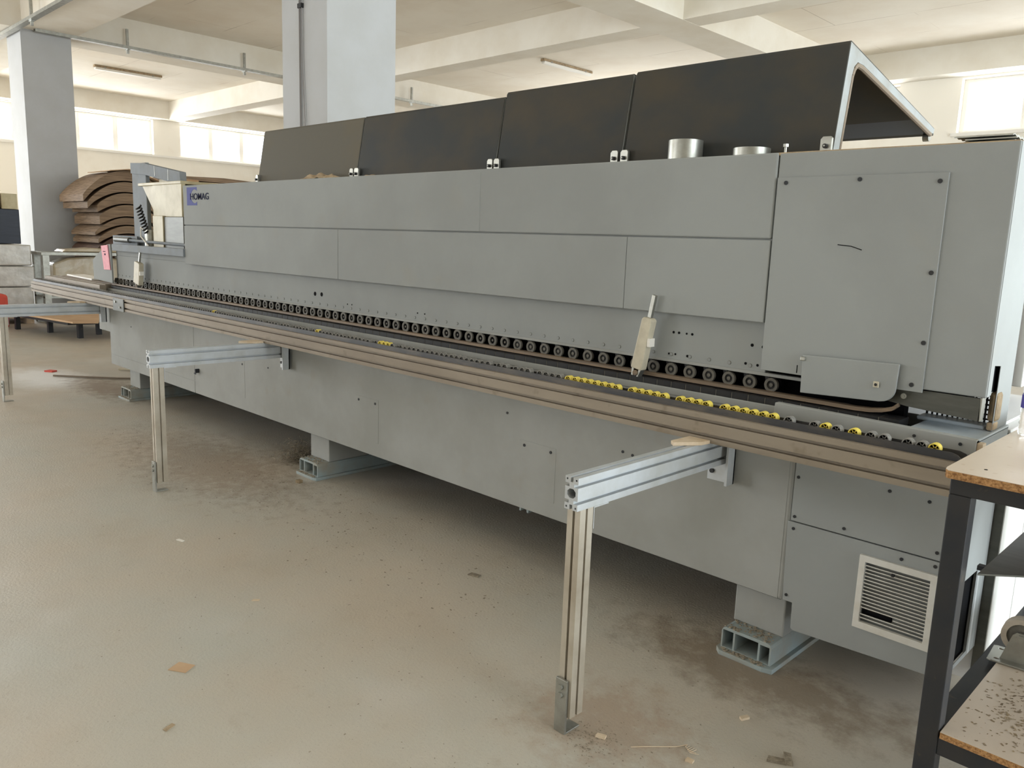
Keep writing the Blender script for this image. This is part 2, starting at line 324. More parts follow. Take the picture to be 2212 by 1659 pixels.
# cables down the front face of the near column
cc = thing('column_cable', (-7.18, 4.29, 0), 'grey cables running down the shaded face of the near column', 'cable')
for dx in (-0.015, 0.0, 0.03):
    bm = bm_new(); tube_path(bm, [(-7.19+dx, 4.285, 4.74), (-7.19+dx, 4.285, 3.2), (-7.185+dx*(2.2 if dx > 0.01 else 1), 4.285, 2.6), (-7.185+dx*(2.2 if dx > 0.01 else 1), 4.285, 0.0)], 0.006); obj('cable', bm, 'cable', cc, smooth=True)
bm = bm_new(); box(bm, -7.215, -7.15, 4.27, 4.30, 3.62, 3.66); obj('cable_clip', bm, 'black', cc)

# cable tray rails with hangers
def cable_tray(label, p0, p1, z, hang):
    ax = 'y' if abs(p1[1]-p0[1]) > abs(p1[0]-p0[0]) else 'x'
    t = thing('cable_tray', (p0[0], p0[1], z), label, 'cable tray', 'cable trays under the beams')
    prof = [(-0.05, 0), (0.05, 0), (0.05, 0.05), (0.044, 0.05), (0.044, 0.006), (-0.044, 0.006), (-0.044, 0.05), (-0.05, 0.05)]
    bm = bm_new()
    if ax == 'y': prism(bm, [(p0[0]+u, z+v) for u, v in prof], 'y', p0[1], p1[1])
    else: prism(bm, [(p0[1]+u, z+v) for u, v in prof], 'x', p0[0], p1[0])
    obj('tray_channel', bm, 'steel', t)
    for h in hang:
        x, y = (p0[0], h) if ax == 'y' else (h, p0[1])
        b = bm_new(); box(b, x-0.02, x+0.02, y-0.02, y+0.02, z-0.08, z+0.34); box(b, x-0.07, x+0.07, y-0.025, y+0.025, z-0.02, z-0.003); obj('hanger', b, 'steel', t)
cable_tray('galvanised cable tray running along the beam beyond the far column', (-15.8, 4.4), (-15.8, 15.8), 4.70, (5.9, 8.15, 10.2, 12.38, 14.6))
cable_tray('galvanised cable tray crossing the top left corner above the far column', (-20, 4.12), (-9.5, 4.12), 4.68, (-14.9, -12.0))

# ceiling light fittings
def fixture(x, y, label):
    t = thing('batten_light', (x, y, CZ), label, 'ceiling light', 'ceiling batten lights')
    b = bm_new(); prism(b, [(x-.05, CZ-.0), (x+.05, CZ-.0), (x+.06, CZ-.05), (x-.06, CZ-.05)], 'y', y-.78, y+.78); obj('housing', b, 'rag', t, bevel=.005)
    b = bm_new(); prism(b, [(x-.055, CZ-.05), (x+.055, CZ-.05), (x+.04, CZ-.10), (x-.04, CZ-.10)], 'y', y-.76, y+.76); obj('diffuser', b, 'white_frame', t, bevel=.01)
    for k in (-1, 1):
        b = bm_new(); box(b, x-.062, x+.062, y+k*.55-.02, y+k*.55+.02, CZ-.06, CZ-.03); obj('clip', b, 'steel', t)
fixture(-20.9, 7.8, 'unlit batten light on the ceiling above the left windows')
fixture(-11.87, 13.45, 'unlit batten light on the ceiling behind the dark lids')

# ================================================================== MACHINE
MX = thing('edge_banding_machine', (-4.2, 3.2, 0), 'long light grey edge banding machine with dark raised lids', 'machine')
XA, XB = -7.78, -1.18
# body
B1('machine_bed', XA, XB, 2.632, 3.75, 0.267, 0.955, 'paint_low', MX, .012)
B1('bed_rear', XA, -1.21, 2.80, 3.75, 0.30, 0.96, 'paint_low', MX); B1('bounce_block_pan', XA+.02, -1.2, 2.66, 3.72, .258, .266, 'void', MX); B1('light_block_skirt', XA+.1, -.70, 3.70, 3.74, .03, .32, 'void', MX)  # unseen black pan and skirt added to deepen the shade under the machine
bm = bm_new(); prism(bm, [(-1.177, .575), (-1.177, .952), (-.636, .952), (-.636, .575)], 'y', 2.625, 2.66); obj('upper_end_cover', bm, 'paint', MX, bevel=.002)
bm = bm_new(); prism(bm, [(-1.187, .571), (-1.178, .277), (-1.142, .277), (-1.139, .182), (-1.13, .176), (-.636, .197), (-.636, .571)], 'y', 2.625, 2.66, [rect(-.905, -.700, .30, .508)])
low_cover = obj('lower_end_cover', bm, 'paint', MX, bevel=.002)
bm = bm_new(); box(bm, -1.13, -.74, 2.665, 2.80, .25, .95); obj('end_core', bm, 'void', MX)
# side of the end (faces +x), with black opening at the bottom
bm = bm_new(); prism(bm, rect(2.66, 2.955, .197, .952), 'x', -.639, -.636, [rect(2.672, 2.855, .215, .50)]); obj('end_side_cover', bm, 'paint', MX, bevel=.002)
B1('end_opening_shade', -.655, -.650, 2.665, 2.95, .20, .56, 'void', MX); B1('end_opening_trim', -.648, -.634, 2.862, 2.885, .20, .50, 'alu', MX, .003)  # black sheet just inside the opening stands in for its shade
# ventilation grille with separate slats
vt = None
bm = bm_new(); prism(bm, rect(-.925, -.686, .276, .530), 'y', 2.612, 2.626, [rect(-.905, -.705, .300, .508)]); obj('vent_frame', bm, 'vent_white', low_cover, bevel=.0015)
B1('vent_recess', -.91, -.70, 2.640, 2.662, .295, .512, 'paint_low', low_cover); B1('vent_gap_shade', -.903, -.81, 2.632, 2.645, .3235, .3395, 'void', low_cover)  # black patch paints the shade where a slat is missing
ns = 16; sl = None
for i in range(ns):
    z = .500-(i+.5)*(.194/ns)
    bm = bm_new()
    x0 = -.904
    if i == ns-3: x0 = -.80
    prism(bm, [(2.614, z+.0048), (2.6165, z+.0048), (2.632, z-.0060), (2.632, z-.0072), (2.6155, z+.0020), (2.614, z+.0020)], 'x', x0, -.7055); obj('vent_slat', bm, 'vent_white', low_cover)
bm = bm_new(); box(bm, -.820, -.812, 2.610, 2.622, .486, .496); obj('vent_catch', bm, 'black', low_cover)
# thin access covers on the bed
def cover(x0, x1, z0, z1, y=2.632, screws=((0, 1), (1, 1)), mt='paint_low', th=.003):
    o = B1('access_cover', x0, x1, y-th, y+.004, z0, z1, mt, MX, .001)
    for sx, sz in screws:
        bm = bm_new(); cyl(bm, 'y', (x0+.03 if sx == 0 else x1-.03), (z1-.022 if sz else z0+.022), .007, y-th-.003, y, 10); obj('screw', bm, 'steel_dark', o)
    return o
cover(-3.84, -3.62, .350, .600); cover(-2.51, -2.285, .345, .600); cover(-5.42, -5.19, .360, .62)
B1('cover_strip', -7.765, -6.0, 2.6295, 2.636, .272, .362, 'paint_low', MX, .001)
B1('cover_strip', -5.985, -1.20, 2.6305, 2.636, .272, .94, 'paint_low', MX, .001)
B1('cover_strip', -7.765, -6.0, 2.6300, 2.636, .367, .94, 'paint_low', MX, .001)
bm = bm_new(); box(bm, -5.93, -5.915, 2.60, 2.632, .44, .47); box(bm, -5.945, -5.915, 2.60, 2.605, .43, .44); obj('latch_hook', bm, 'steel_dark', MX)
# screws
scr = None
def screw(x, y, z, r=.006, mt='steel_dark', parent=MX):
    bm = bm_new(); cyl(bm, 'y', x, z, r, y-.003, y+.004, 10); return obj('screw', bm, mt, parent)
for x, z in ((-1.163, .735), (-1.163, .592), (-1.163, .548), (-.99, .597), (-.80, .548), (-.70, .60), (-.86, .76), (-.74, .755), (-1.165, .30), (-.70, .555)): screw(x, 2.625, z, .0055)
for x, z in ((-4.86, .62), (-7.25, .66), (-2.60, .71), (-1.92, .665), (-1.87, .66)): screw(x, 2.6305, z, .006)
# front cover that carries the infeed side: rises in front of the chain
B1('chain_guard', XA, -1.264, 2.628, 2.640, .94, .966, 'paint_low', MX, .002)
bm = bm_new(); prism(bm, [(-1.265, .93), (-.628, .93), (-.628, .976), (-.66, .978), (-1.262, .9865)], 'y', 2.598, 2.626); obj('infeed_guard_plate', bm, 'paint_low', MX, bevel=.002)
for x, z in ((-.80, .958), (-.67, .958)): screw(x, 2.598, z, .005)
bm = bm_new(); prism(bm, [(2.60, .976), (2.60, .966), (2.95, .966), (2.95, .976)], 'x', -.83, -.628); obj('infeed_table_plate', bm, 'table_metal', MX, bevel=.002)
B1('infeed_table_lip', -.86, -.66, 2.79, 2.86, .974, .988, 'table_metal', MX, .005)
B1('infeed_side_plate', -.640, -.628, 2.60, 2.95, .86, .972, 'paint', MX, .002)
B1('infeed_corner_block', -.640, -.612, 2.605, 2.64, .935, .967, 'wood', MX, .002)
# chain pads
bm = bm_new(); box(bm, -.031, .031, -.0, .085, -.044, 0); box(bm, -.0345, -.0315, -.0003, .085, -.042, -.001, 1)
pad = obj('chain_pad', bm, ['black', 'flange'], MX, bevel=.001, segs=1, loc=(-.895, 2.645, .988))
x = -.895-.066
while x > -7.75:
    inst(pad, (x, 2.645, .988), MX); x -= .066
# brown pressure strip above the chain, its end curving up
path = [(-7.78, .9995), (-1.12, .9985), (-1.02, .9975), (-.97, 1.000), (-.93, 1.006), (-.90, 1.016), (-.885, 1.030)]
bm = bm_new(); lo = [(x, z-.0065) for x, z in path]; hi = [(x, z+.0065) for x, z in path]
prism(bm, lo+hi[::-1], 'y', 2.672, 2.70); obj('pressure_strip', bm, 'strip', MX)
B1('strip_carrier', -7.78, -1.05, 2.700, 2.72, .990, 1.004, 'steel_dark', MX)
# black boxes standing in for the unlit space behind the rollers
B1('interior', XA, -.90, 2.79, 2.83, .96, 1.30, 'void', MX)
B1('interior', -1.17, -.70, 2.72, 2.80, 1.035, 1.30, 'void', MX)
# roller assemblies
def make_roller(kind):
    bm = bm_new()
    if kind == 0:   # flanged disc rollers
        cyl(bm, 'y', 0, 0, .0285, 0, .010, 20, 0, hole=.0165); cyl(bm, 'y', 0, 0, .0165, .006, .012, 12, 1)
        cyl(bm, 'y', 0, 0, .0055, .002, .012, 8, 0)
        cyl(bm, 'y', 0, 0, .0275, .0101, .062, 20, 2)
    else:           # double rollers on angled arms
        cyl(bm, 'y', 0, 0, .0260, 0, .012, 20, 0, hole=.016); cyl(bm, 'y', 0, 0, .016, .005, .014, 12, 1)
        cyl(bm, 'y', 0, 0, .0075, .001, .012, 8, 0)
        cyl(bm, 'y', 0, 0, .0235, .0121, .030, 20, 2); cyl(bm, 'y', 0, 0, .026, .032, .062, 20, 2)
        prism(bm, [(-.034, .036), (-.022, .036), (-.012, .018), (-.018, .006), (-.028, .010)], 'y', .013, .020, (), 1)
    return bm
r0 = obj('pressure_roller', make_roller(0), ['flange', 'void', 'roller'], MX, smooth=True, loc=(-7.72, 2.70, 1.029))
r1 = obj('pressure_roller', make_roller(1), ['flange', 'black', 'roller'], MX, smooth=True, loc=(-1.334, 2.70, 1.0265))
k = 1
while -1.334-.0857*k > -7.75:
    x = -1.334-.0857*k; k += 1
    if x > -2.66: inst(r1, (x, 2.70, 1.0265), MX)
    else: inst(r0, (x, 2.70, 1.029), MX)
r0.location.x = -1.334-.0857*(k); 
# roller housing panel and plug caps above every roller
B1('roller_housing', -7.72, -1.36, 2.700, 3.70, 1.066, 1.262, 'paint', MX, .003)
B1('roller_housing', -7.72, -6.16, 2.701, 3.50, 1.262, 1.318, 'paint', MX, .002)
B1('housing_lip', -7.72, -1.14, 2.697, 2.72, 1.056, 1.068, 'paint_low', MX, .002)
bm = bm_new(); cyl(bm, 'y', 0, 0, .0075, -.0015, .002, 12, 1); cyl(bm, 'y', 0, 0, .0062, -.0025, .001, 12, 0)
cap = obj('plug_cap', bm, ['paint', 'ring'], MX, loc=(-1.421, 2.700, 1.0865))
x = -1.421-.0857
while x > -7.7:
    inst(cap, (x, 2.700, 1.0865), MX); x -= .0857
for x, z, r in ((-4.385, 1.145, .013), (-4.31, 1.146, .013), (-4.03, 1.108, .004), (-3.985, 1.108, .004), (-3.37, 1.112, .004), (-3.31, 1.112, .004),
             (-1.76, 1.175, .005), (-1.735, 1.175, .005), (-1.70, 1.175, .004), (-1.675, 1.175, .005), (-1.775, 1.088, .004), (-1.745, 1.089, .004), (-1.69, 1.088, .005),
             (-1.42, 1.162, .006), (-1.376, 1.160, .006), (-1.44, 1.092, .005), (-1.392, 1.091, .005)):
    bm = bm_new(); cyl(bm, 'y', x, z, r, 2.6985, 2.702, 12); obj('mounting_hole', bm, 'void', MX)
# long folding doors
B1('door_core', -6.165, -1.366, 2.672, 3.72, 1.255, 1.835, 'paint', MX)
d1 = B1('front_door', -6.168, -1.364, 2.660, 2.685, 1.5455, 1.838, 'paint', MX, .006)
for x0, x1 in ((-6.168, -4.0705), (-4.0695, -1.9855), (-1.9845, -1.364)):
    B1('front_door', x0, x1, 2.660, 2.685, 1.251, 1.5405, 'paint', MX, .0035)
B1('door_panel_strip', -3.262, -2.862, 2.6585, 2.664, 1.549, 1.822, 'paint', d1, .001)
B1('housing_top', -6.165, -.64, 2.665, 3.74, 1.828, 1.838, 'rag', MX, .002)
# logo
bm = bm_new()
cx, cz = -5.965, 1.756
hole = circ(cx, cz, .050, 28, ru=.062)
pts = [(-6.096, 1.690), (-5.925, 1.690)]
# rectangle with a circular bite that opens on its right side
arc = [(cx+.062*math.cos(a), cz+.050*math.sin(a)) for a in [math.radians(-52-i*(256/22)) for i in range(23)]]
pts = [(-6.096, 1.690), (-5.925, 1.690), (-5.925, arc[0][1])]+arc+[(-5.925, arc[-1][1]), (-5.925, 1.822), (-6.096, 1.822)]
prism(bm, pts, 'y', 2.6588, 2.6602); obj('logo_mark', bm, 'logo_blue', d1)
def text(s, x, z, h, wscale, y, mt, parent, bold=0.012, name='lettering'):
    c = bpy.data.curves.new(name, 'FONT'); c.body = s; c.size = 1; c.extrude = .002; c.offset = bold
    o = bpy.data.objects.new(name, c); COL.objects.link(o)
    dg = bpy.context.evaluated_depsgraph_get(); me = bpy.data.meshes.new_from_object(o.evaluated_get(dg))
    bpy.data.objects.remove(o)
    me.transform(Matrix.Translation((0, y, z)) @ Matrix.Rotation(P2, 4, 'X') @ Matrix.Diagonal((.1, h/.72, .3, 1)))
    me.materials.clear(); me.materials.append(M[mt]); _x0 = min(v.co.x for v in me.vertices); _x1 = max(v.co.x for v in me.vertices); me.transform(Matrix.Translation((x, 0, 0)) @ Matrix.Diagonal((wscale/(_x1-_x0), 1, 1, 1)) @ Matrix.Translation((-_x0, 0, 0))); ob = bpy.data.objects.new(name, me); COL.objects.link(ob); attach(ob, parent); return ob
text('HOMAG', -6.035, 1.731, .048, .305, 2.6575, 'logo_text', d1, bold=.003)
# infeed hood (right-hand box)
bm = bm_new(); box(bm, -1.360, -.636, 2.664, 2.705, 1.094, 1.836); hood = obj('infeed_hood', bm, 'paint', MX, bevel=.004)
# side wall of hood (faces the daylight) with slot
bm = bm_new(); side = [(2.668, 1.096), (2.752, 1.100), (2.752, 1.186), (2.778, 1.180), (2.778, 1.10), (2.778, 1.04), (2.778, .975), (2.94, .975), (2.94, 1.834), (2.668, 1.834)]
side = [(2.668, 1.096), (2.748, 1.102), (2.708, 1.104), (2.708, 1.186), (2.775, 1.180), (2.775, .978), (2.94, .978), (2.94, 1.834), (2.668, 1.834)]
side = [(2.668, 1.096), (2.708, 1.099), (2.708, 1.188), (2.776, 1.182), (2.776, .978), (2.94, .978), (2.94, 1.834), (2.668, 1.834)]
prism(bm, side, 'x', -.637, -.634); obj('hood_side', bm, 'paint', MX, bevel=.002)
B1('hood_back', -1.36, -.66, 2.98, 3.72, 1.15, 1.834, 'void', MX); B1('slot_shade_sheet', -.650, -.647, 2.69, 2.97, 1.10, 1.26, 'void', MX)  # thin black sheet paints the slot's shade over the lit cavity
B1('hood_filler', -1.34, -.66, 2.71, 2.93, 1.24, 1.825, 'void', MX)
bm = bm_new(); box(bm, -1.357, -.812, 2.657, 2.664, 1.084, 1.753); box(bm, -1.224, -1.2205, 2.656, 2.658, 1.09, 1.118, 1)
bigp = obj('hood_panel', bm, ['paint', 'void'], MX, bevel=.002)
for x, z in ((-1.325, 1.735), (-1.075, 1.740), (-.835, 1.728), (-.828, 1.455), (-.825, 1.24), (-.845, 1.105)): screw(x, 2.657, z, .007, parent=bigp)
bm = bm_new(); rod(bm, (-1.125, 2.6565, 1.532), (-1.08, 2.6565, 1.528), .0014, 5); rod(bm, (-1.08, 2.6565, 1.528), (-1.045, 2.6565, 1.517), .0014, 5); obj('scratch', bm, 'void', bigp)
# round-cornered flap
R_ = .045; cxr, czr = -.885-R_, 1.040+R_-.0
arc = [(cxr+R_*math.cos(a)*1.0, czr+R_*math.sin(a)) for a in [math.radians(-95+i*(95/8)) for i in range(9)]]
bm = bm_new(); prism(bm, [(-1.196, 1.027)]+[(arc[0][0], 1.0385)]+arc[1:]+[(-.882, 1.166), (-1.200, 1.158)], 'y', 2.640, 2.6495)
flap = obj('round_cornered_flap', bm, 'paint', MX, bevel=.0025)
for x, z in ((-.945, 1.093),): 
    bm = bm_new(); box(bm, x-.009, x+.009, 2.634, 2.640, z-.010, z+.010); cyl(bm, 'y', x, z, .005, 2.630, 2.634, 8, 1); obj('flap_latch', bm, ['lever', 'steel_dark'], flap, bevel=.002)
bm = bm_new(); box(bm, -1.205, -1.187, 2.634, 2.650, 1.138, 1.152); obj('flap_hinge', bm, 'steel', flap, bevel=.003)
# dark plate under the hood with folded end
bm = bm_new(); prism(bm, [(-1.19, 1.088), (-.655, 1.088), (-.652, 1.018), (-.86, 1.030), (-.93, 1.040), (-1.19, 1.045)], 'y', 2.686, 2.692)
box(bm, -.655, -.650, 2.686, 2.725, 1.018, 1.090, 1); box(bm, -.655, -.650, 2.72, 2.725, 1.018, 1.035, 1)
up_ = obj('under_plate', bm, ['plate_dark', 'steel'], MX)
bm = bm_new(); cyl(bm, 'y', -.872, 1.062, .009, 2.680, 2.688, 14); cyl(bm, 'y', -.872, 1.062, .004, 2.676, 2.681, 8); obj('bolt', bm, 'steel', up_)
# square mesh guard behind
bm = bm_new(); cols, rows, st = 12, 8, .0158
holes = [rect(-.862+i*st+.0028, -.862+(i+1)*st-.0028, .975+j*st+.0028, .975+(j+1)*st-.0028) for i in range(cols) for j in range(rows)]
prism(bm, rect(-.866, -.666, .972, 1.106), 'y', 2.90, 2.904, holes); obj('mesh_guard', bm, 'black', MX); B1('bright_backing_ledge', -1.20, -.66, 2.93, 3.72, .956, .966, 'white_panel', MX)  # white ledge added to look like the bright space behind the mesh
bm = bm_new(); rod(bm, (-.70, 2.83, 1.04), (-.69, 2.83, .98), .028, 12, 0); 
for v in bm.verts: v.co += Vector((random.uniform(-.006, .006), random.uniform(-.006, .006), random.uniform(-.006, .006)))
B1('hose_sleeve', -.655, -.628, 2.777, 2.835, 1.005, 1.10, 'foam', MX, .012)
B1('hose_sleeve', -.652, -.632, 2.775, 2.83, .978, 1.005, 'rag', MX, .006)
bm.free()
# control cabinet beyond
B1('control_cabinet', -1.2, -.625, 2.975, 3.72, .06, .955, 'white_panel', MX, .003)
B1('control_cabinet', -.66, -.612, 2.965, 3.72, 1.10, 1.832, 'white_panel', MX, .003)
bm = bm_new(); box(bm, -.64, -.607, 2.962, 2.975, .10, .945); obj('cabinet_post', bm, 'plate_dark', MX, bevel=.001)
for y in (2.977, 3.29, 3.51):
    B1('cabinet_door', -.626, -.607, y, y+(.30 if y < 3 else .21), .12, .94, 'white_panel', MX, .003)
# lids
XS = [(-5.275, -4.095, 2.197, -.0), (-4.085, -2.918, 2.199, 0), (-2.905, -2.150, 2.219, 0), (-2.135, -1.238, 2.224, 0)]
for i, (x0, x1, zt, _) in enumerate(XS):
    yb, ya, yr, zr, zb = 2.80, 2.862, 3.785, 2.045, 1.842
    t = .012
    bm = bm_new()
    # front slab + top slab bent as one sheet
    outer = [(yb, zb), (ya-.004, zt-.012), (ya+.004, zt), (yr, zr), (yr-.004, zr-t-.02), (ya+.022, zt-t-.012), (ya+.012, zt-.03), (yb+t, zb)]
    prism(bm, outer, 'x', x0, x1)
    lid = obj('hood_lid', bm, 'lid_pale' if i == 0 else 'lid', MX, bevel=.003)
    for s, xe in ((-1, x0), (1, x1)):   # end flange ring
        fl = [(yb+.001, zb), (ya, zt-.006), (yr-.002, zr-.004), (yr-.008, zr-.022), (yr-.03, zr-.024), (ya+.12, zt-.062), (ya+.070, zt-.060), (ya+.045, zt-.078), (ya+.032, zt-.11), (yb+.046, zb)]
        b = bm_new(); prism(b, fl, 'x', xe-(.012 if s > 0 else -.001), xe+(.001 if s > 0 else .012)); obj('end_flange', b, 'flange_paint', lid)
    pth = [(yb+.054, zb), (ya+.040, zt-.11), (ya+.053, zt-.086), (ya+.074, zt-.068), (ya+.115, zt-.070), (yr-.035, zr-.030)]
    b = bm_new()
    for (a0, b0), (a1, b1) in zip(pth[:-1], pth[1:]): rod(b, (x1-.004, a0, b0), (x1-.004, a1, b1), .009, 8)
    obj('rubber_seal', b, 'rubber', lid, smooth=True)
    b = bm_new(); box(b, x0+.01, x1-.013, yr-.035, yr-.005, zr-.025, zr-.010); obj('rear_edge_channel', b, 'lid_in', lid, bevel=.004)
    b = bm_new(); prism(b, [(yb+t+.001, zb+.004), (yb+t+.005, zb+.004), (ya+.016, zt-.034), (ya+.026, zt-.0165), (yr-.04, zr-.0265), (yr-.04, zr-.0225), (ya+.026, zt-.0125), (ya+.012, zt-.030)], 'x', x0+.013, x1-.013); obj('lid_liner', b, 'lid_in', lid)
    if i == 3:
        b = bm_new(); prism(b, [(2.900, 2.135), (2.955, 2.120), (2.945, 2.040), (2.936, 2.005), (2.926, 1.998), (2.912, 2.005), (2.908, 2.045)], 'x', x1-.040, x1-.034); cyl(b, 'x', 2.926, 2.016, .008, x1-.045, x1-.015, 10, 1)
        obj('hinge_arm', b, ['steel', 'steel_dark'], lid, bevel=.001)
        b = bm_new(); cyl(b, 'x', yr-.03, zr-.040, .017, x1-.030, x1-.006, 14); obj('roller_stop', b, 'steel', lid)
def bracket(x0, x1):
    bm = bm_new(); prism(bm, [(x0, 1.842), (x1, 1.842), (x1, 1.893), (x1-.006, 1.899), (x0+.008, 1.899), (x0, 1.890)], 'y', 2.783, 2.796)
    cyl(bm, 'y', (x0+x1)/2, 1.866, .008, 2.772, 2.783, 10, 1); cyl(bm, 'y', (x0+x1)/2, 1.866, .0035, 2.768, 2.772, 8, 0)
    obj('hinge_bracket', bm, ['steel', 'steel_dark'], MX, bevel=.001)
for x0, x1 in ((-1.276, -1.236), (-2.190, -2.152), (-2.138, -2.100), (-2.952, -2.915), (-2.905, -2.868), (-4.135, -4.100), (-4.088, -4.045), (-5.27, -5.24)): bracket(x0, x1)
# extraction stubs and a bolt on the top
for cx_, top in ((-1.788, 1.910), (-1.507, 1.866)):
    bm = bm_new(); cyl(bm, 'z', cx_, 2.735, .066, 1.838, top, 28, 0, hole=.062); cyl(bm, 'z', cx_, 2.735, .0615, 1.838, top-.018, 28, 1); obj('extraction_stub', bm, ['steel', 'void'], MX, smooth=True)
bm = bm_new(); cyl(bm, 'z', -1.36, 2.70, .004, 1.838, 1.866, 8); cyl(bm, 'z', -1.36, 2.70, .010, 1.860, 1.870, 6); obj('bolt', bm, 'steel', MX)
# machine feet
def foot(x0, x1):
    f = bm_new(); prism(f, [(x0-.004, 2.60), (x0+.02, 2.575), (x1-.03, 2.575), (x1+.006, 2.585), (x1+.006, 3.5), (x0-.004, 3.5)], 'z', 0, .018)
    o = obj('machine_foot', f, 'paint_blue', MX, bevel=.002)
    x0 += .01; x1 -= .012
    f = bm_new(); zt = .102
    rr = .018
    out = [(x0, .018), (x1, .018), (x1, zt-rr), (x1-rr*.3, zt-rr*.3), (x1-rr, zt), (x0+rr, zt), (x0+rr*.3, zt-rr*.3), (x0, zt-rr)]
    w_ = x1-x0
    hs = [rect(x0+.006, x0+w_*.24, .022, zt-.012), rect(x0+w_*.24+.008, x0+w_*.74, .022, zt-.012), rect(x0+w_*.74+.008, x1-.008, .022, zt-.016)]
    prism(f, out, 'y', 2.605, 3.5, hs); obj('foot_channel', f, 'paint_blue', o, bevel=.001)
    f = bm_new(); box(f, x0, x1, 2.688, 3.4, zt-.002, .27); obj('foot_post', f, 'paint_low', o, bevel=.006)
    f = bm_new()
    for _ in range(160):
        px, py = random.uniform(x0+.01, x1-.012), random.choice((random.uniform(2.58, 2.603), random.uniform(2.606, 2.686)))
        z = .018 if py < 2.604 else zt
        s = random.uniform(.0015, .005); box(f, px-s, px+s, py-s, py+s, z, z+s*.8)
    q = obj('foot_sawdust', f, 'foot_dust', o); q['kind'] = 'stuff'
foot(-1.402, -1.178); foot(-4.440, -4.205); foot(-7.50, -7.25)
bm = bm_new(); prism(bm, [(-2.565, .225), (-2.56, .268), (-2.44, .268), (-2.44, .245), (-2.50, .245), (-2.505, .225), (-2.515, .225), (-2.52, .250), (-2.55, .250), (-2.555, .225)], 'y', 2.70, 2.95); obj('under_bracket', bm, 'paint_blue', MX)
# feeler levers
def lever(xb, zb, xt, zt, xr, zr, wd, label):
    bm = bm_new(); d = Vector((xt-xb, 0, zt-zb)).normalized(); s = Vector((d.z, 0, -d.x))
    a, b = Vector((xb, 0, zb)), Vector((xt, 0, zt))
    pts = [a-s*wd, a+s*wd, b+s*wd*.9-d*.008, b+s*wd*.6, b-s*wd*.6, b-s*wd*.9-d*.008]
    prism(bm, [(p.x, p.z) for p in pts], 'y', 2.615, 2.655); o = obj('lever_cover', bm, 'lever', MX, bevel=.004)
    o['label'] = label
    bm = bm_new(); r_ = Vector((xr, 0, zr)); prism(bm, [((b-s*.008).x, (b-s*.008).z), ((b+s*.008).x, (b+s*.008).z), ((r_+s*.008).x, (r_+s*.008).z), ((r_-s*.008).x, (r_-s*.008).z)], 'y', 2.630, 2.645); obj('lever_rod', bm, 'steel', o, bevel=.001)
    bm = bm_new()
    e = a-d*.030
    prism(bm, [((a-s*.022).x, (a-s*.022).z), ((a-s*.012).x, (a-s*.012).z), ((e-s*.010).x, (e-s*.010).z), ((e-s*.018).x, (e-s*.018).z)], 'y', 2.62, 2.65)
    prism(bm, [((a+s*.012).x, (a+s*.012).z), ((a+s*.022).x, (a+s*.022).z), ((e+s*.014).x, (e+s*.014).z), ((e+s*.008).x, (e+s*.008).z)], 'y', 2.62, 2.65)
    c = a-d*.016; cyl(bm, 'y', c.x, c.z, .011, 2.615, 2.655, 12, 1); obj('lever_fork', bm, ['steel', 'strip'], o)
    bm = bm_new(); p = a.lerp(b, .55)+s*(wd+.002); box(bm, p.x-.003, p.x+.010, 2.617, 2.650, p.z-.015, p.z+.018); obj('lever_clip', bm, 'white_frame', o)
lever(-1.872, 1.020, -1.833, 1.228, -1.817, 1.318, .026, 'near cream feeler lever')
lever(-7.055, 1.045, -7.020, 1.228, -6.990, 1.310, .060, 'far cream feeler lever')
# left end: end plate, tag, top rail, cylinder, frame post, glue tank
bm = bm_new(); prism(bm, [(-8.175, 1.026), (-7.70, 1.012), (-7.715, 1.360), (-7.80, 1.355), (-8.10, 1.240), (-8.185, 1.200)], 'y', 2.650, 2.664); obj('outfeed_end_plate', bm, 'paint', MX, bevel=.002)
B1('outfeed_end_block', -8.16, -7.79, 2.67, 3.4, .55, .92, 'paint_low', MX, .004)
bm = bm_new(); prism(bm, [(-7.925, 1.340), (-7.76, 1.352), (-7.715, 1.130), (-7.872, 1.126)], 'y', 2.640, 2.648)
pk = obj('pink_tag', bm, 'pink', MX, bevel=.002); bm = bm_new(); box(bm, -7.87, -7.81, 2.638, 2.641, 1.288, 1.294); box(bm, -7.835, -7.81, 2.638, 2.641, 1.258, 1.274); obj('tag_print', bm, 'logo_text', pk)
B1('housing_top_rail', -7.66, -6.165, 2.645, 2.70, 1.305, 1.364, 'post_grey', MX, .003)
B1('cylinder_bracket', -8.20, -7.60, 2.845, 2.86, 1.345, 1.437, 'post_grey', MX, .002)
bm = bm_new(); rod(bm, (-8.0, 2.80, 1.402), (-7.65, 2.80, 1.400), .024, 14); rod(bm, (-7.65, 2.80, 1.400), (-6.17, 2.80, 1.385), .012, 10, 1); obj('pneumatic_cylinder', bm, ['plate_dark', 'post_grey'], MX, smooth=True)
B1('outfeed_deck', -8.10, -6.17, 2.75, 3.5, 1.318, 1.345, 'plate_dark', MX)
bm = bm_new(); box(bm, -7.79, -7.47, 2.895, 2.93, 1.345, 2.085); po = obj('guard_post', bm, 'post_grey', MX, bevel=.006)
bm = bm_new(); prism(bm, [(-7.79, 2.0), (-7.79, 2.093), (-7.50, 2.080), (-6.74, 1.978), (-6.73, 1.872), (-7.46, 1.976)], 'y', 2.885, 2.94)
box(bm, -7.252, -7.247, 2.883, 2.886, 1.96, 2.045, 1); box(bm, -6.972, -6.967, 2.883, 2.886, 1.915, 2.005, 1); obj('guard_arm', bm, ['post_grey', 'steel'], MX, bevel=.004)
bm = bm_new()
top = [(-7.48, 1.895), (-7.18, 1.890), (-6.60, 1.855)]
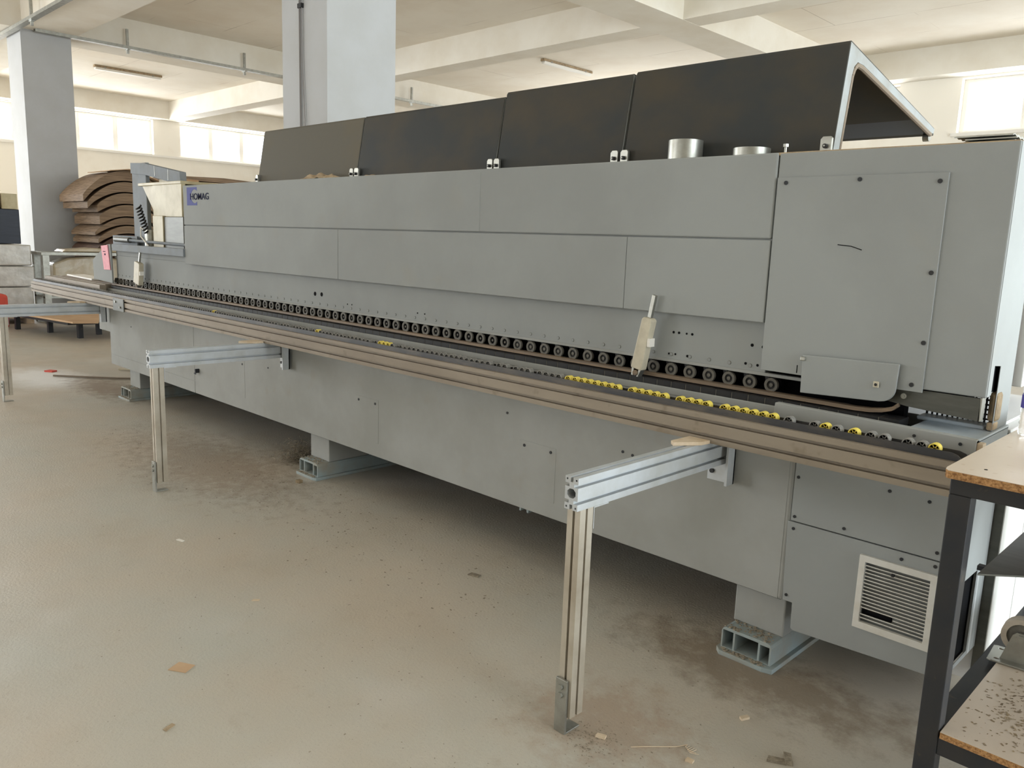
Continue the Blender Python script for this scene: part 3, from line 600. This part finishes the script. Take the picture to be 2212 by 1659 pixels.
vsx = [(-7.46, 2.85, 1.893), (-6.62, 2.85, 1.857), (-6.62, 3.25, 1.86), (-7.46, 3.25, 1.893)]; vb = [(-7.17, 2.85, 1.62), (-6.62, 2.85, 1.61), (-6.62, 3.2, 1.61), (-7.10, 3.2, 1.62)]
A = [bm.verts.new(p) for p in vsx]; Bv = [bm.verts.new(p) for p in vb]
fs = [bm.faces.new(A), bm.faces.new(Bv)]+[bm.faces.new((A[i], A[(i+1) % 4], Bv[(i+1) % 4], Bv[i])) for i in range(4)]; bmesh.ops.recalc_face_normals(bm, faces=fs)
box(bm, -7.185, -6.60, 2.835, 2.87, 1.612, 1.878); gt = obj('glue_hopper', bm, 'cream_box', MX, bevel=.004)
bm = bm_new(); box(bm, -7.49, -6.60, 2.83, 3.26, 1.875, 1.900); obj('hopper_rim', bm, 'cream_box', gt, bevel=.004)
B1('feed_unit', -7.14, -6.93, 2.81, 3.2, 1.345, 1.62, 'cream_box', MX, .004)
B1('feed_unit', -6.925, -6.55, 2.82, 3.2, 1.345, 1.612, 'plate_dark', MX, .004)
B1('tape_roll', -7.33, -7.08, 2.95, 3.1, 1.90, 1.945, 'cream_box', MX, .01); B1('tape_roll', -7.06, -6.85, 2.95, 3.1, 1.895, 1.93, 'carton', MX, .01)
bm = bm_new(); pts = []
for k in range(60):
    t_ = k/59; pts.append((-7.42+.16*t_+.03*math.sin(k*.9), 2.80+.02*math.cos(k*.9), 1.70-.22*t_+.012*math.cos(k*.9)))
tube_path(bm, pts, .007); tube_path(bm, [(-7.27, 2.80, 1.48), (-7.33, 2.78, 1.52), (-7.34, 2.78, 1.44), (-7.20, 2.79, 1.36)], .006, mi=1); obj('coiled_air_hose', bm, ['black', 'white_frame'], MX, smooth=True)
bm = bm_new(); cyl(bm, 'z', -7.27, 2.84, .05, 1.36, 1.50, 14); obj('filter_bowl', bm, 'steel', MX, smooth=True)

# ================================================================== ROLLER SUPPORT
RL = thing('roller_support', (-5, 2.45, 0), 'long dusty aluminium support rail with wheels, on three arms and legs in front of machine', 'rail')
def tprof(w_, h_, nv, s=.0105, d=.016):
    """T-slotted outline w x h, nv slots on each tall side, one at top and bottom"""
    pts = []
    pts += [(0, 0), (w_/2-s/2, 0), (w_/2-s/2, d), (w_/2+s/2, d), (w_/2+s/2, 0), (w_, 0)]
    zs = [h_*(i+.5)/nv for i in range(nv)]
    for z in zs: pts += [(w_, z-s/2), (w_-d, z-s/2), (w_-d, z+s/2), (w_, z+s/2)]
    pts += [(w_, h_), (w_/2+s/2, h_), (w_/2+s/2, h_-d), (w_/2-s/2, h_-d), (w_/2-s/2, h_), (0, h_)]
    for z in zs[::-1]: pts += [(0, z+s/2), (d, z+s/2), (d, z-s/2), (0, z-s/2)]
    return pts
bm = bm_new(); prism(bm, [(2.45+u, .831+v) for u, v in tprof(.05, .102, 2, .0125, .0185)], 'x', -9.46, -.635)
rail = obj('rail_profile', bm, 'alu_dusty', RL)
bm = bm_new()
def chan(y0, y1, x1):
    prism(bm, [(-9.44, .933), (x1-.004, .933), (x1, .940), (x1-.010, .951), (x1-.028, .957), (-9.44, .957)], 'y', y0, y1)
chan(2.468, 2.4705, -.628); chan(2.508, 2.5105, -.618); box(bm, -9.44, -.64, 2.4705, 2.508, .933, .936)
ch = obj('wheel_channel', bm, 'black_channel', RL)
def wheel(mt):
    bm = bm_new(); cyl(bm, 'y', 0, 0, .0165, -.011, .013, 18, 0, hole=.0138)
    for a in (0, 60, 120):
        ca, sa = math.cos(math.radians(a)), math.sin(math.radians(a))
        prism(bm, [(-.0140*ca-.0012*sa, -.0140*sa+.0012*ca), (-.0140*ca+.0012*sa, -.0140*sa-.0012*ca), (.0140*ca+.0012*sa, .0140*sa-.0012*ca), (.0140*ca-.0012*sa, .0140*sa+.0012*ca)], 'y', -.006, -.003)
    cyl(bm, 'y', 0, 0, .0139, .005, .007, 18, 1); cyl(bm, 'y', 0, 0, .004, -.006, .0135, 8)  # black inner disc paints the shaded hollow of the wheel
    return bm
wy = obj('support_wheel', wheel('y'), ['yellow', 'void'], RL, smooth=True, loc=(-.706, 2.4895, .9545)); wy['label'] = 'yellow wheel'
wg = obj('support_wheel', wheel('g'), ['greywheel', 'void'], RL, smooth=True, loc=(-.741, 2.4895, .9545))
wd = obj('support_wheel', wheel('d'), 'black_channel', RL, smooth=True, loc=(-.741-.0362, 2.4895, .9490))
pat = {}
base = -.706; P_ = .0356
near = {-.706: 'y', -.741: 'g', -.780: 'g', -.849: 'g', -.888: 'g', -.940: 'y', -.994: 'g', -1.031: 'y', -1.066: 'g', -1.153: 'g'}
seq = []
for xs in (-1.210, -1.245, -1.282, -1.317, -1.354, -1.391, -1.462, -1.500, -1.535, -1.572, -1.644, -1.682, -1.717, -1.753, -1.788, -1.862, -1.896, -1.931, -1.967, -2.002, -2.036, -2.072, -2.109): seq.append((xs, 'y'))
for xs in (-2.160, -2.195, -2.231, -2.267, -2.337, -2.371, -2.409): seq.append((xs, 'g'))
for xs, kx in near.items(): seq.append((xs, kx))
x = -2.479
yel = (-3.329, -3.365, -3.397, -4.011, -5.339)
while x > -9.4:
    kx = 'g'
    if min(abs(x-q) for q in yel) < .018: kx = 'y'
    if random.random() > .06: seq.append((x, kx))
    x -= .0356
first = {'y': True, 'g': True}
for xs, kx in seq:
    src = wy if kx == 'y' else wg
    if first[kx]: src.location.x = xs; first[kx] = False; continue
    z = .9545 if (xs > -2.5 or kx == 'y') else .9545-random.choice((0, .001, .003))
    inst(src, (xs, 2.4895, z), RL)
bpy.data.objects.remove(wd)
bm = bm_new(); box(bm, -7.11, -6.875, 2.441, 2.449, .825, .929); c_ = obj('joint_plate', bm, 'plate_dark', RL, bevel=.002)
for x, z in ((-7.05, .90), (-6.95, .86)):
    b = bm_new(); cyl(b, 'y', x, z, .010, 2.434, 2.441, 6); obj('bolt', b, 'steel', c_)
# arms and legs
ARM = 'alu'
for idx, xc in enumerate((-1.455, -4.60, -7.83)):
    x0 = xc-.025
    bm = bm_new()
    out = [(x0+u, .729+v) for u, v in tprof(.05, .101, 2)]
    octo = circ(xc, .7795, .0155, 8, math.pi/8, ru=.0175)
    hs = [octo.copy()]+[circ(xc+sx*.0175, .729+zz, .0035, 6) for sx in (-1, 1) for zz in (.008, .093)]
    prism(bm, out, 'y', 1.752, 2.602, hs)
    arm = obj('support_arm', bm, ARM, RL)
    bm = bm_new(); box(bm, xc-.0125, xc+.0125, 1.80, 1.81, .768, .791); obj('arm_bore_shade', bm, 'void', arm)  # black plug paints the shade inside the hollow profile
    bm = bm_new(); box(bm, xc-.05, xc+.055, 2.602, 2.612, .655, .84); box(bm, xc+.045, xc+.055, 2.560, 2.612, .655, .84); e = obj('end_bracket', bm, 'alu', arm, bevel=.001)
    b = bm_new(); cyl(b, 'y', xc-.03, .69, .009, 2.594, 2.602, 6); obj('bolt', b, 'steel_dark', arm)
    # leg
    bm = bm_new(); prism(bm, [(x0+u, 1.768+v) for u, v in tprof(.05, .060, 1, .009, .014)], 'z', .055, .729)
    leg = obj('support_leg', bm, 'alu_leg', RL)
    bm = bm_new(); box(bm, x0-.004, x0+.040, 1.757, 1.7665, 0, .180); box(bm, x0-.004, x0+.040, 1.7665, 1.83, 0, .005); fp = obj('foot_plate', bm, 'steel', leg, bevel=.001)
    for z in (.155, .128):
        b = bm_new(); cyl(b, 'y', x0+.018, z, .0095, 1.750, 1.757, 6); obj('foot_bolt', b, 'steel', leg)
    bm = bm_new(); box(bm, x0+.002, x0+.052, 1.829, 1.832, .66, .729); box(bm, x0+.002, x0+.052, 1.832, 1.90, .7255, .729); obj('corner_plate', bm, 'alu', leg)
# outfeed run-out slats at the left end
RO = thing('runout_table', (-8.6, 2.7, .9), 'grey slatted run-out table at the far end of the rail', 'table')
for i, (y0, mt) in enumerate(((2.54, 'alu_dusty'), (2.62, 'alu_dusty'), (2.70, 'strip'), (2.78, 'alu_dusty'), (2.86, 'strip'))):
    B1('slat', -9.30, -7.80 if i else -7.705, y0, y0+.055, .945, .996, mt, RO, .002)
B1('cross_rail', -9.2, -9.14, 2.52, 2.93, .90, .945, 'steel_dark', RO); B1('cross_rail', -8.36, -8.30, 2.52, 2.93, .90, .945, 'steel_dark', RO)
bm = bm_new(); prism(bm, [(-9.27, 2.74), (-8.40, 2.70), (-8.36, 2.86), (-9.22, 2.90)], 'z', .997, 1.012); tag(obj('white_board', bm, 'white_frame', bevel=.002), 'thin white board lying on the slatted run-out table', 'board')

# ================================================================== WORK TABLE (right)
TB = thing('work_table', (-.1, 2.5, 0), 'steel-framed work table with beige chipboard top and lower shelf', 'table')
bm = bm_new(); X0, Y0, X1, Y1 = -.530, 1.945, 1.10, 3.05
pl = [(X0+.012, Y0), (X1, Y0), (X1, Y1), (X0, Y1), (X0, Y0+.03), (X0+.003, Y0+.012)]
prism(bm, pl, 'z', 1.012, 1.0295); obj('table_edge_core', bm, 'chip', TB)
bm = bm_new(); prism(bm, pl, 'z', 1.0295, 1.0305); obj('table_top', bm, 'melamine', TB)
for x0, y0 in ((-.517, 1.965), (-.517, 2.99), (1.04, 1.965), (1.04, 2.99)):
    B1('leg', x0, x0+.047, y0, y0+.047, 0, .972, 'steel_dark', TB, .003)
B1('apron_rail', -.517, 1.087, 1.965, 2.012, .972, 1.012, 'steel_dark', TB, .003); B1('apron_rail', -.517, 1.087, 2.99, 3.037, .972, 1.012, 'steel_dark', TB, .003)
B1('apron_rail', -.517, -.47, 2.012, 2.99, .972, 1.012, 'steel_dark', TB, .003); B1('apron_rail', 1.04, 1.087, 2.012, 2.99, .972, 1.012, 'steel_dark', TB, .003)
B1('shelf_rail', -.470, 1.04, 1.967, 2.012, .336, .381, 'steel_dark', TB, .003); B1('shelf_rail', -.470, 1.04, 2.99, 3.035, .336, .381, 'steel_dark', TB, .003)
B1('shelf_rail', -.517, -.470, 2.012, 2.99, .336, .381, 'steel_dark', TB, .003); B1('shelf_rail', 1.04, 1.087, 2.012, 2.99, .336, .381, 'steel_dark', TB, .003)
bm = bm_new(); box(bm, -.466, 1.03, 1.962, 3.0, .382, .3975); obj('shelf_core', bm, 'chip', TB)
bm = bm_new(); box(bm, -.466, 1.03, 1.962, 3.0, .3975, .3985); obj('shelf_board', bm, 'melamine', TB)
bm = bm_new(); cyl(bm, 'z', -.462, 2.02, .004, 1.0303, 1.0312, 8); obj('table_screw', bm, 'void', TB)
bm = bm_new(); random.seed(3)
for _ in range(420):
    px = random.gauss(-.33, .055); py = random.gauss(2.19, .12)
    if px < -.46 or py < 1.98 or py > 2.45: continue
    s = random.uniform(.0008, .0024); l_ = s*random.uniform(1, 3); a = random.uniform(0, 3)
    c_, s_ = math.cos(a), math.sin(a)
    v = [bm.verts.new((px+u*c_-q*s_, py+u*s_+q*c_, .3987+random.uniform(0, .001))) for u, q in ((-l_, -s), (l_, -s), (l_, s), (-l_, s))]; bm.faces.new(v)
tag(obj('wood_shavings', bm, 'foam'), 'scatter of fine wood shavings on the lower shelf of the work table', 'shavings', kind='stuff')
# tray plate stored under the top, on a bracket
bm = bm_new(); prism(bm, [(-.452, 2.03), (-.30, 2.17), (.2, 2.35), (.5, 2.9), (-.452, 2.9)], 'z', .776, .781)
ty = obj('slanted_sheet', bm, 'plate_dark', TB, bevel=.001)
for x_, y_ in ((-.448, 2.88), (.30, 2.80)): B1('sheet_hanger', x_, x_+.01, y_, y_+.01, .781, 1.012, 'steel_dark', TB)
B1('sheet_hanger', -.470, -.440, 2.1, 2.12, .765, .776, 'steel_dark', TB)
# casters lying wheel-up on the shelf
def caster(cx_, cy_, ang, label):
    t = thing('caster', (cx_, cy_, .3985), label, 'caster', 'casters on the lower shelf')
    Mx = Matrix.Translation((cx_, cy_, .3985)) @ Matrix.Rotation(ang, 4, 'Z')
    def add(name, b, mts, **k):
        bmesh.ops.transform(b, matrix=Mx, verts=b.verts); return obj(name, b, mts, t, **k)
    b = bm_new(); hs = [circ(sx*.048, sy*.036, .005, 8, ru=.008) for sx in (-1, 1) for sy in (-1, 1)]
    prism(b, [(-.07, -.05), (-.06, -.055), (.06, -.055), (.07, -.05), (.07, .05), (.06, .055), (-.06, .055), (-.07, .05)], 'z', .001, .006, hs); add('mounting_plate', b, 'steel', bevel=.001)
    for s in (-1, 1):
        b = bm_new(); prism(b, [(-.042, .006), (.042, .006), (.020, .082), (.010, .092), (-.010, .092), (-.020, .082)], 'y', s*.026-.0015, s*.026+.0015); add('fork_cheek', b, 'steel')
    b = bm_new(); box(b, -.042, .042, -.027, .027, .006, .009); add('fork_base', b, 'steel')
    b = bm_new(); cyl(b, 'y', 0, .078, .050, -.018, .018, 30, 0, hole=.036); add('tyre', b, 'wheel_rubber', smooth=True, bevel=.003)
    b = bm_new(); cyl(b, 'y', 0, .078, .036, -.012, .012, 24, 0, hole=.008); cyl(b, 'y', 0, .078, .014, -.022, .022, 14, 0, hole=.006); add('hub', b, 'flange', smooth=True)
    b = bm_new(); cyl(b, 'y', 0, .078, .005, -.034, .034, 8); cyl(b, 'y', 0, .078, .010, -.033, -.028, 6); add('axle_bolt', b, 'steel')
caster(-.425, 2.495, math.radians(4), 'plate caster with grey tyre lying wheel-up at the left of the lower shelf')
caster(-.395, 2.72, math.radians(12), 'dark plate caster behind the grey one at the right edge')
# bottle on the table
BT = thing('water_bottle', (-.485, 2.53, 1.0305), 'clear plastic water bottle with purple label on the work table', 'bottle')
bm = bm_new()
prof = [(.0, .0), (.028, .0), (.031, .006), (.031, .02), (.029, .026), (.031, .034), (.029, .042), (.031, .05), (.029, .058), (.031, .066), (.031, .14), (.028, .16), (.013, .20), (.013, .215)]
nn = 24; rings = []
for r_, z_ in prof[1:]: rings.append([bm.verts.new((-.485+r_*math.cos(2*math.pi*i/nn), 2.53+r_*math.sin(2*math.pi*i/nn), 1.0306+z_)) for i in range(nn)])
bm.faces.new(rings[0][::-1])
for a_, b_ in zip(rings[:-1], rings[1:]):
    for i in range(nn): bm.faces.new((a_[i], a_[(i+1) % nn], b_[(i+1) % nn], b_[i]))
bm.faces.new(rings[-1]); obj('bottle_body', bm, 'water', BT, smooth=True)
bm = bm_new(); cyl(bm, 'z', -.485, 2.53, .0318, 1.0306+.076, 1.0306+.112, 24, 0, hole=.0312); obj('bottle_label', bm, 'purple', BT, smooth=True)
bm = bm_new(); cyl(bm, 'z', -.485, 2.53, .015, 1.0306+.215, 1.0306+.232, 16); obj('bottle_cap', bm, 'purple', BT)

# stack of grooved metal trays on top of the hood
for k, (dx, dz) in enumerate(((0, 0), (.006, .0085), (-.004, .017))):
    t_ = bm_new(); zz = 1.839+dz; zig = []
    for i in range(9): zig.append((2.70+i*.02, zz+(.004 if i % 2 else 0)))
    prism(t_, zig+[(y_, z_+.003) for y_, z_ in zig[::-1]], 'x', -.80+dx-(.02 if k == 2 else 0), -.665+dx)
    lab = ('bottom', 'middle', 'topmost')[k]
    tag(obj('corrugated_strip', t_, 'steel'), 'corrugated grey strip on the machine end, %s of its little stack' % lab, 'strip', 'corrugated strips on the machine top')

# rags on the machine top
def rag(cx_, cy_, z0, sx, sy, hz, label, seed):
    random.seed(seed); bm = bm_new(); nx, ny = 16, 8; g = []
    for j in range(ny+1):
        row = []
        for i in range(nx+1):
            u, v = i/nx*2-1, j/ny*2-1; e = max(0, 1-(u*u*.9+v*v*.9))
            h_ = hz*(e**.5)*(0.55+.45*math.sin(u*7+seed)*math.cos(v*4+u*3))+random.uniform(0, .003)*e
            row.append(bm.verts.new((cx_+sx*u*(1+.12*math.sin(v*5+seed)), cy_+sy*v*(1+.15*math.sin(u*6)), z0+.001+max(0, h_))))
        g.append(row)
    for j in range(ny):
        for i in range(nx): bm.faces.new((g[j][i], g[j][i+1], g[j+1][i+1], g[j+1][i]))
    o = obj('rag', bm, 'rag'); md = o.modifiers.new('thick', 'SOLIDIFY'); md.thickness = .003
    return tag(o, label, 'rag')
rag(-4.36, 2.735, 1.838, .20, .055, .040, 'crumpled beige work glove lying on the machine top below the dark lids', 2)
rag(-3.86, 2.74, 1.838, .10, .04, .012, 'flat dusty rag on machine top right of the crumpled glove', 5)

# wooden wedges between arms and rail
for (xc, label) in ((-1.47, 'pale wooden wedge on the nearest support arm under the rail'), (-4.63, 'small wooden wedge on the middle support arm under the rail'), (-7.86, 'small wooden wedge on the far left support arm under the rail')):
    bm = bm_new(); prism(bm, [(xc-.032, 2.335), (xc-.01, 2.315), (xc+.05, 2.40), (xc+.055, 2.448), (xc-.028, 2.448)], 'z', .8302, .8425)
    tag(obj('wood_wedge', bm, 'wood', bevel=.001), label, 'wedge', 'wooden wedges on the arms')

# ================================================================== BACKGROUND GOODS
# low cart with tan board
LC = thing('low_cart', (-12.2, 3.6, 0), 'low steel platform carrying tan hardboard, behind the far support arm', 'cart')
bm = bm_new(); prism(bm, [(-13.38, 3.14), (-11.72, 3.44), (-11.6, 4.25), (-13.38, 4.3)], 'z', .205, .25); obj('platform_frame', bm, 'steel_dark', LC)
for x_, y_ in ((-11.90, 3.64), (-13.32, 3.24), (-12.72, 3.50), (-12.2, 3.98)):
    B1('cart_leg', x_-.04, x_+.04, y_-.03, y_+.03, 0, .205, 'steel_dark', LC)
bm = bm_new(); prism(bm, [(-13.4, 3.08), (-11.45, 3.42), (-11.35, 3.70), (-12.55, 4.20), (-13.4, 4.3)], 'z', .251, .275); tag(obj('tan_board', bm, 'mdf'), 'tan hardboard sheet lying on the low cart', 'board')
bm = bm_new(); prism(bm, [(-12.55, 3.70), (-11.25, 3.62), (-10.9, 3.80), (-12.0, 4.25)], 'z', .12, .14); 
bm.free()
# wrapped stacks at the far left
XF = -14.0
zz = .12
B1_ = lambda *a, **k: B1(*a, **k)
pal = thing('pallet', (-14.7, 2.8, 0), 'wooden pallet under the plastic-wrapped grey board packs', 'pallet')
for y_ in (1.95, 2.75, 3.55): B1('block', -15.3, -14.05, y_, y_+.1, 0, .09, 'wood', pal)
B1('deck', -15.35, -14.02, 1.95, 3.68, .09, .118, 'wood', pal)
hs = (.12, .57, .89, 1.215)
for i, nm in enumerate(('bottom', 'middle', 'topmost')):
    tag(B1('wrapped_pack', -15.4, XF, 1.9, 3.66+.03*(i % 2), hs[i]+.002, hs[i+1]-.008, 'wrap', None, .02, segs=3), 'plastic-wrapped grey board pack at the left edge, %s of three' % nm, 'board pack', 'wrapped grey board packs')
tag(B1('navy_sheets', -15.3, -14.05, 1.9, 3.545, 1.217, 1.73, 'navy', None, .008), 'block of dark navy sheets on the wrapped packs', 'sheet stack')
cb = B1('carton', -15.0, -14.1, 2.5, 3.30, 1.732, 2.00, 'carton', None, .006); tag(cb, 'open brown carton on the navy sheets at the left edge', 'box')
tag(B1('carton', -14.55, -14.05, 3.33, 3.53, 1.732, 1.96, 'cream_box', None, .005), 'small pale carton beside the column on the navy sheets', 'box')
rag(-14.5, 3.05, 2.0, .35, .30, .09, 'crumpled clear plastic film on top of the brown carton', 9)
# steel bench with wrapped tan pack
SB = thing('steel_bench', (-14, 4.2, 0), 'grey steel bench frame in front of the far column', 'bench')
for x_, y_ in ((-13.86, 3.76), (-13.86, 5.0), (-14.32, 3.76), (-14.32, 5.0)): B1('leg', x_-.05, x_+.05, y_, y_+.09, 0, 1.06, 'steel', SB)
B1('bench_top', -14.38, -13.80, 3.74, 5.1, 1.06, 1.11, 'steel', SB, .004); B1('bench_shelf', -14.36, -13.82, 3.76, 5.08, .40, .43, 'steel', SB)
bm = bm_new(); prism(bm, [(3.93, .432), (4.98, .432), (4.98, 1.0), (4.6, 1.055), (4.15, 1.02), (3.93, .93)], 'x', -14.24, -13.93); tag(obj('wrapped_pack', bm, 'wrap_tan', bevel=.03), 'plastic-wrapped tan pack on the shelf of the steel bench', 'board pack')
bm = bm_new(); prism(bm, [(4.05, 1.112), (4.95, 1.112), (4.95, 1.16), (4.5, 1.18), (4.1, 1.15)], 'x', -14.3, -13.85); tag(obj('wrapped_pack', bm, 'wrap_tan', bevel=.02), 'flat plastic-wrapped tan pack on top of the steel bench', 'board pack')
bm = bm_new(); bmesh.ops.create_icosphere(bm, subdivisions=2, radius=.16)
for v in bm.verts: v.co = Vector((v.co.x*.8, v.co.y*1.4, v.co.z))+Vector((-13.45, 3.05, .16))
bm.free()
tag(B1('red_crate', -13.8, -13.45, 2.60, 3.18, 0, .50, 'red', None, .05, segs=3), 'faded red plastic container on the floor before the wrapped packs', 'container')
tag(B1('standing_board', -15.92, -15.86, 5.02, 5.13, 0, 2.16, 'brownboard2', None), 'narrow brown board standing against the far column', 'board')
# bent packs
random.seed(11)
BS = (-15.75, -14.45)
tops = [2.465, 2.28, 2.095, 1.90, 1.69, 1.55, 1.405, 1.265, 1.12, .975, .83, .685, .54]
names = ('topmost', 'second from the top', 'third from the top', 'fourth from the top', 'fifth from the top', 'sixth from the top', 'seventh from the top', 'eighth from the top', 'ninth from the top', 'tenth from the top', 'third from the bottom', 'second from the bottom', 'lowest')
pb = thing('pallet', (-15.1, 5.3, 0), 'wooden pallet under the tall stack of bent brown packs', 'pallet')
for y_ in (4.86, 5.25, 5.7): B1('block', BS[0], BS[1], y_, y_+.1, 0, .08, 'wood', pb)
B1('deck', BS[0], BS[1], 4.82, 5.85, .08, .10, 'wood', pb)
ym = 5.30
for i, zt in enumerate(tops):
    zbm = tops[i+1]+.022 if i+1 < len(tops) else None
    yl = (4.60, 4.66, 4.80, 4.84, 4.74, 4.80, 4.78, 4.80, 4.84, 4.86, 4.86, 4.86, 4.86)[i]+random.uniform(-.02, .02); yr_ = 5.95+random.uniform(-.05, .05)
    bm = bm_new(); lo, hi = [], []
    for k in range(25):
        y_ = yl+(yr_-yl)*k/24; dd = abs(y_-ym); dz = -.85*dd**2; dl = -.66*dd**2 - (.05*max(0, 4.75-y_)/.15 if i < 2 else 0)
        taper = .75 if k == 0 else 1
        lo.append((y_, .102 if zbm is None else zbm+dl)); hi.append((y_, zt+dz-(1-taper)*.05))
    prism(bm, lo+hi[::-1], 'x', BS[0]+random.uniform(0, .05), BS[1]-random.uniform(0, .09))
    o = obj('bent_pack', bm, 'brownboard2' if i >= 6 else 'brownboard')
    tag(o, 'bent pack of brown sheets behind the machine end, %s in the stack' % names[i], 'sheet pack', 'bent brown sheet packs')
fs = thing('sheet_rack', (-15.1, 7.2, 0), 'rack carrying the flat tan sheets seen above the machine', 'rack')
B1('rack_block', -15.7, -14.5, 6.1, 8.3, 0, 2.20, 'brownboard2', fs)
for i, (z0, y0, y1, mt) in enumerate(((2.202, 6.15, 8.2, 'brownboard'), (2.30, 6.05, 8.0, 'mdf'), (2.39, 6.1, 7.85, 'brownboard'))):
    bm = bm_new(); prism(bm, [(y0, z0-.0), (y1, z0), (y1, z0+.05), ((y0+y1)/2, z0+.085), (y0, z0+.06)], 'x', -15.65, -14.45+.03*i)
    tag(obj('flat_sheets', bm, mt), ('lower', 'middle', 'upper')[i]+' layer of flat sheets on the rack behind the machine logo', 'sheets', 'flat sheet layers')
bm = bm_new(); prism(bm, [(4.98, 2.435), (5.3, 2.482), (5.9, 2.30), (5.9, 2.312), (5.3, 2.494), (4.98, 2.447)], 'x', -15.4, -14.35)
tag(obj('tan_board', bm, 'mdf'), 'tan sheet draped over the top of the bent brown packs', 'board')
# cartons and yellow bin deep behind
tag(B1('carton', -20.2, -19.6, 6.20, 6.75, 0, 2.3, 'carton', None, .01), 'tall pale brown carton behind the column, near the left windows', 'box')
tag(B1('yellow_bin', -17.6, -17.2, 5.45, 5.95, 0, 1.35, 'orange', None, .02), 'yellow bin behind the far column', 'bin')

# ================================================================== FLOOR DEBRIS
def chip(x_, y_, l_, w_, h_, ang, mt, label, name='wood_offcut'):
    bm = bm_new(); bevel = .0006
    pts = [(-l_, -w_), (l_*.9, -w_*1.1), (l_, w_*.8), (-l_*.8, w_)]
    c, s = math.cos(ang), math.sin(ang)
    prism(bm, [(x_+u*c-v*s, y_+u*s+v*c) for u, v in pts], 'z', .0005, .0005+h_)
    return tag(obj(name, bm, mt), label, 'offcut', 'offcuts on the floor')
chip(-1.102, 2.262, .017, .008, .008, 1.2, 'wood', 'pale wood offcut on the floor right of the nearest leg')
chip(-1.356, 1.835, .016, .008, .008, .4, 'wood', 'pale wood offcut touching the foot plate of the nearest leg')
chip(-1.103, 1.939, .012, .008, .006, .2, 'wood', 'tiny pale offcut near the bottom edge right of the nearest leg')
chip(-3.76, 1.55, .022, .007, .004, .3, 'white_frame', 'small white strip on the floor left of centre')
chip(-2.917, 1.505, .016, .007, .003, .9, 'wood', 'small pale flake on the open floor below the second arm')
chip(-2.60, 1.06, .036, .028, .002, .6, 'mdf', 'flat beige paper scrap on the floor at lower left')
chip(-2.513, 2.366, .028, .014, .005, .3, 'dust', 'flat dusty flake on the floor beneath the machine edge')
chip(-2.284, .884, .020, .008, .002, 2.0, 'rag', 'thin curled scrap at the bottom left of the floor')
chip(-.925, 2.135, .030, .012, .007, .5, 'dust', 'dusty offcut at the bottom edge left of the work table')
chip(-.905, 2.165, .012, .026, .010, .6, 'dust', 'upright dusty offcut beside the one left of the work table')
chip(-9.23, 2.52, .05, .035, .015, .6, 'red', 'small red scrap on the floor near the far leg')
chip(-4.24, 2.49, .018, .014, .018, .2, 'foam', 'little pale cork-like plug in front of the middle machine foot')
bm = bm_new(); tube_path(bm, [(-8.9, 2.45, .012), (-8.4, 2.90, .013), (-8.15, 3.25, .012)], .010, 6); tag(obj('thin_stick', bm, 'rubber'), 'thin brown stick on the floor beside the left machine foot', 'stick')
bm = bm_new(); tube_path(bm, [(-8.95, 3.1, .015), (-8.8, 3.25, .015), (-8.6, 3.28, .015), (-8.45, 3.45, .015)], .012, 6); tag(obj('hose_piece', bm, 'wrap_tan', smooth=True), 'curled pale strip on the floor left of the machine', 'strip')
bm = bm_new(); p_ = [(-1.262, 1.862, .002), (-1.235, 1.895, .002), (-1.20, 1.93, .003), (-1.17, 1.965, .002), (-1.15, 2.0, .003)]
tube_path(bm, p_, .0016, 5)
for k in range(5): tube_path(bm, [(-1.15+.008*k, 2.0, .002), (-1.145+.006*k, 1.98-.004*k, .008), (-1.14+.010*k, 1.985, .002)], .001, 4)
tag(obj('edge_trim_strand', bm, 'wood'), 'thin pale curled trim strand on the floor right of the nearest leg', 'strand')
# tangled nest of dust strands by the middle foot
bm = bm_new(); random.seed(21)
for _ in range(520):
    p = Vector((random.gauss(-4.68, .075), random.gauss(2.74, .06), 0)); p.z = abs(random.gauss(.05, .045))*max(.1, 1-((p.x+4.68)/.2)**2)
    if p.x > -4.46: continue
    prev = p
    for _k in range(3):
        q = prev+Vector((random.uniform(-.03, .03), random.uniform(-.03, .03), random.uniform(-.022, .022))); q.z = max(.001, q.z)
        rod(bm, prev, q, .0009, 3); prev = q
tag(obj('dust_nest', bm, 'dust'), 'tangled nest of grey edging strands beside the middle machine foot', 'dust nest', kind='stuff')
# scattered crumbs
bm = bm_new(); random.seed(5)
def crumb(x_, y_, s):
    a = random.uniform(0, 3.1); c, s_ = math.cos(a), math.sin(a); l_ = s*random.uniform(.8, 2.2)
    vs = [bm.verts.new((x_+u*c-v*s_, y_+u*s_+v*c, .0006+random.uniform(0, s*.6))) for u, v in ((-l_, -s), (l_, -s), (l_, s), (-l_, s))]; bm.faces.new(vs)
for _ in range(1500):
    r_ = random.random()
    if r_ < .35: crumb(random.uniform(-6.5, -2.2), random.gauss(2.3, .22), random.uniform(.001, .004))
    elif r_ < .5: crumb(random.gauss(-1.36, .05), random.gauss(1.80, .05), random.uniform(.0006, .002))
    elif r_ < .8: crumb(random.uniform(-3.5, -.9), random.uniform(1.2, 2.7), random.uniform(.0006, .002))
    else: crumb(random.uniform(-8, -1), random.uniform(.5, 2.7), random.uniform(.0008, .002))
tag(obj('floor_crumbs', bm, 'dust'), 'fine sawdust crumbs scattered over the floor before the machine', 'sawdust', kind='stuff')
